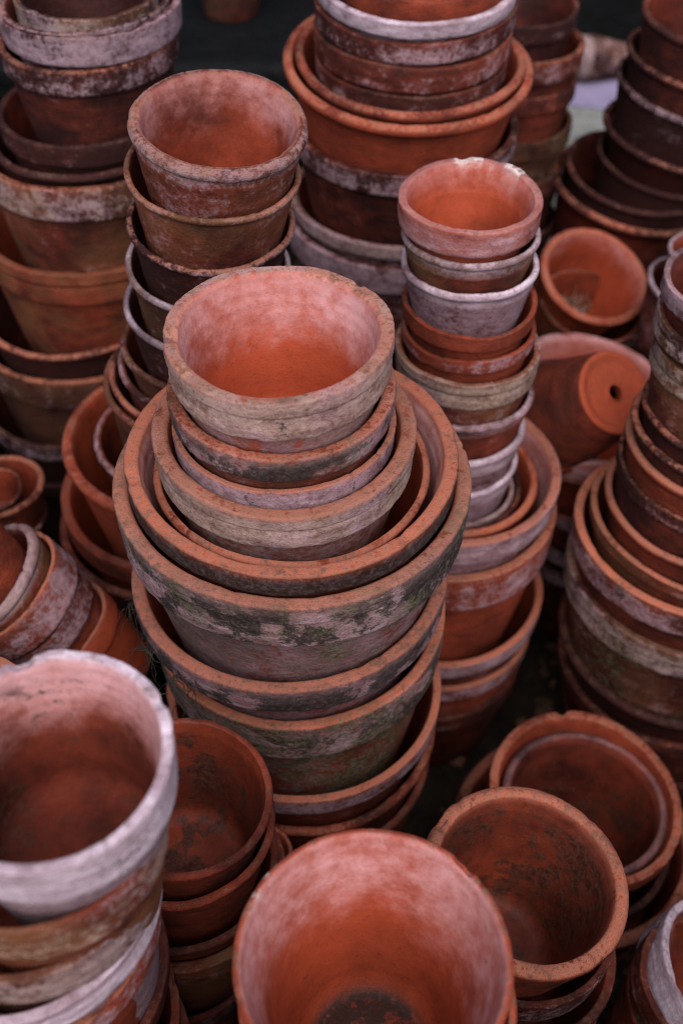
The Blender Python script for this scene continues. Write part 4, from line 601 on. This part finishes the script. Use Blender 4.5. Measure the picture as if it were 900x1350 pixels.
# ------------------------------------------------------------------ small things
def tube(path, rad, k=5):
    path = np.array(path, float); n = len(path); vs, fs = [], []
    for i, p in enumerate(path):
        d = path[min(i + 1, n - 1)] - path[max(i - 1, 0)]; d /= np.linalg.norm(d) + 1e-9
        u = np.cross(d, (0.3, .2, .9)); u /= np.linalg.norm(u) + 1e-9; w = np.cross(d, u)
        r = rad * (1 - .7 * i / (n - 1))
        for j in range(k): vs.append(p + r * (math.cos(6.283 * j / k) * u + math.sin(6.283 * j / k) * w))
    for i in range(n - 1):
        for j in range(k): fs.append((i * k + j, i * k + (j + 1) % k, (i + 1) * k + (j + 1) % k, (i + 1) * k + j))
    return vs, fs
def tangle(name, centre, spread, count, length, rad, mat, label, cat, seed, droop=.5, flat=1.):
    rng = random.Random(seed); V, Fa = [], []
    for _ in range(count):
        p = np.array([rng.gauss(0, spread), rng.gauss(0, spread), abs(rng.gauss(0, spread * .5)) * flat]); d = np.array([rng.gauss(0, 1), rng.gauss(0, 1), rng.gauss(0, .6)])
        d /= np.linalg.norm(d); path = [p.copy()]
        for _ in range(6):
            d = d + np.array([rng.gauss(0, .5), rng.gauss(0, .5), rng.gauss(0, .4) - droop * .35]); d /= np.linalg.norm(d)
            p = p + d * length / 6; path.append(p.copy())
        vs, fs = tube(path, rad * rng.uniform(.6, 1.3)); off = len(V); V += vs; Fa += [tuple(a + off for a in f) for f in fs]
    o = link_mesh(name, np.array(V), Fa, mat); o.location = centre
    return tag(o, label, cat)

for o in list(C.objects):
    lb = o.get('label', '')
    if lb.startswith('tipped open orange pot holding'): npot = o
    elif 'dangling black rootlets' in lb: cpot = o
bpy.context.view_layer.update()
p = npot.matrix_world @ Vector((-.016, .004, .040))
tangle('root_clump', p, .015, 220, .036, .0009, ROOT, 'dry grey clump of roots lying in the tipped orange pot', 'root clump', 3, .1)
RC = cpot.location
for i, (deg, zz) in enumerate(((196, .650), (214, .640), (232, .632))):
    a = R_(deg); q = Vector((RC.x + .163 * math.cos(a), RC.y + .163 * math.sin(a), zz - .012))
    tangle('rootlet_tuft', q, .006, 16, .045, .0006, BLACKROOT, ['black rootlets hanging from the left of the wide orange lipped pot', 'wispy black roots below the orange lip, front left of centre stack', 'short black roots on the grey collar, nearest the streaked pot'][i], 'rootlets', 20 + i, 1.2)

# litter on the ground between the stacks: broken clay, bark and grit, too many to count
rng = np.random.RandomState(4)
V, Fc = [], []
for i in range(900):
    x, y = rng.uniform(-.5, .7), rng.uniform(.3, 1.5); sz = rng.uniform(.003, .014)
    a = rng.uniform(0, 6.28); ax_ = sz * np.array([math.cos(a), math.sin(a), rng.uniform(-.3, .3)]); ay_ = sz * rng.uniform(.3, .9) * np.array([-math.sin(a), math.cos(a), rng.uniform(-.4, .4)])
    up = np.array([0, 0, sz * rng.uniform(.15, .5)]); c0 = np.array([x, y, sz * .3 + .002]); n0 = len(V)
    V += [c0 - ax_ - ay_ * .6, c0 + ax_ * .8 - ay_, c0 + ax_ + ay_ * .7, c0 - ax_ * .7 + ay_]; V += [q_ * 1 + up for q_ in V[-4:]]
    Fc += [tuple(n0 + k_ for k_ in f_) for f_ in ((0, 3, 2, 1), (4, 5, 6, 7), (0, 1, 5, 4), (1, 2, 6, 5), (2, 3, 7, 6), (3, 0, 4, 7))]
o = link_mesh('ground_litter', np.array(V), Fc, simple('ground_litter', (.02, .012, .008), (.10, .05, .03), 40), smooth=False)
tag(o, 'bits of broken clay and bark littering the dark ground between stacks', 'litter', None, 'stuff')
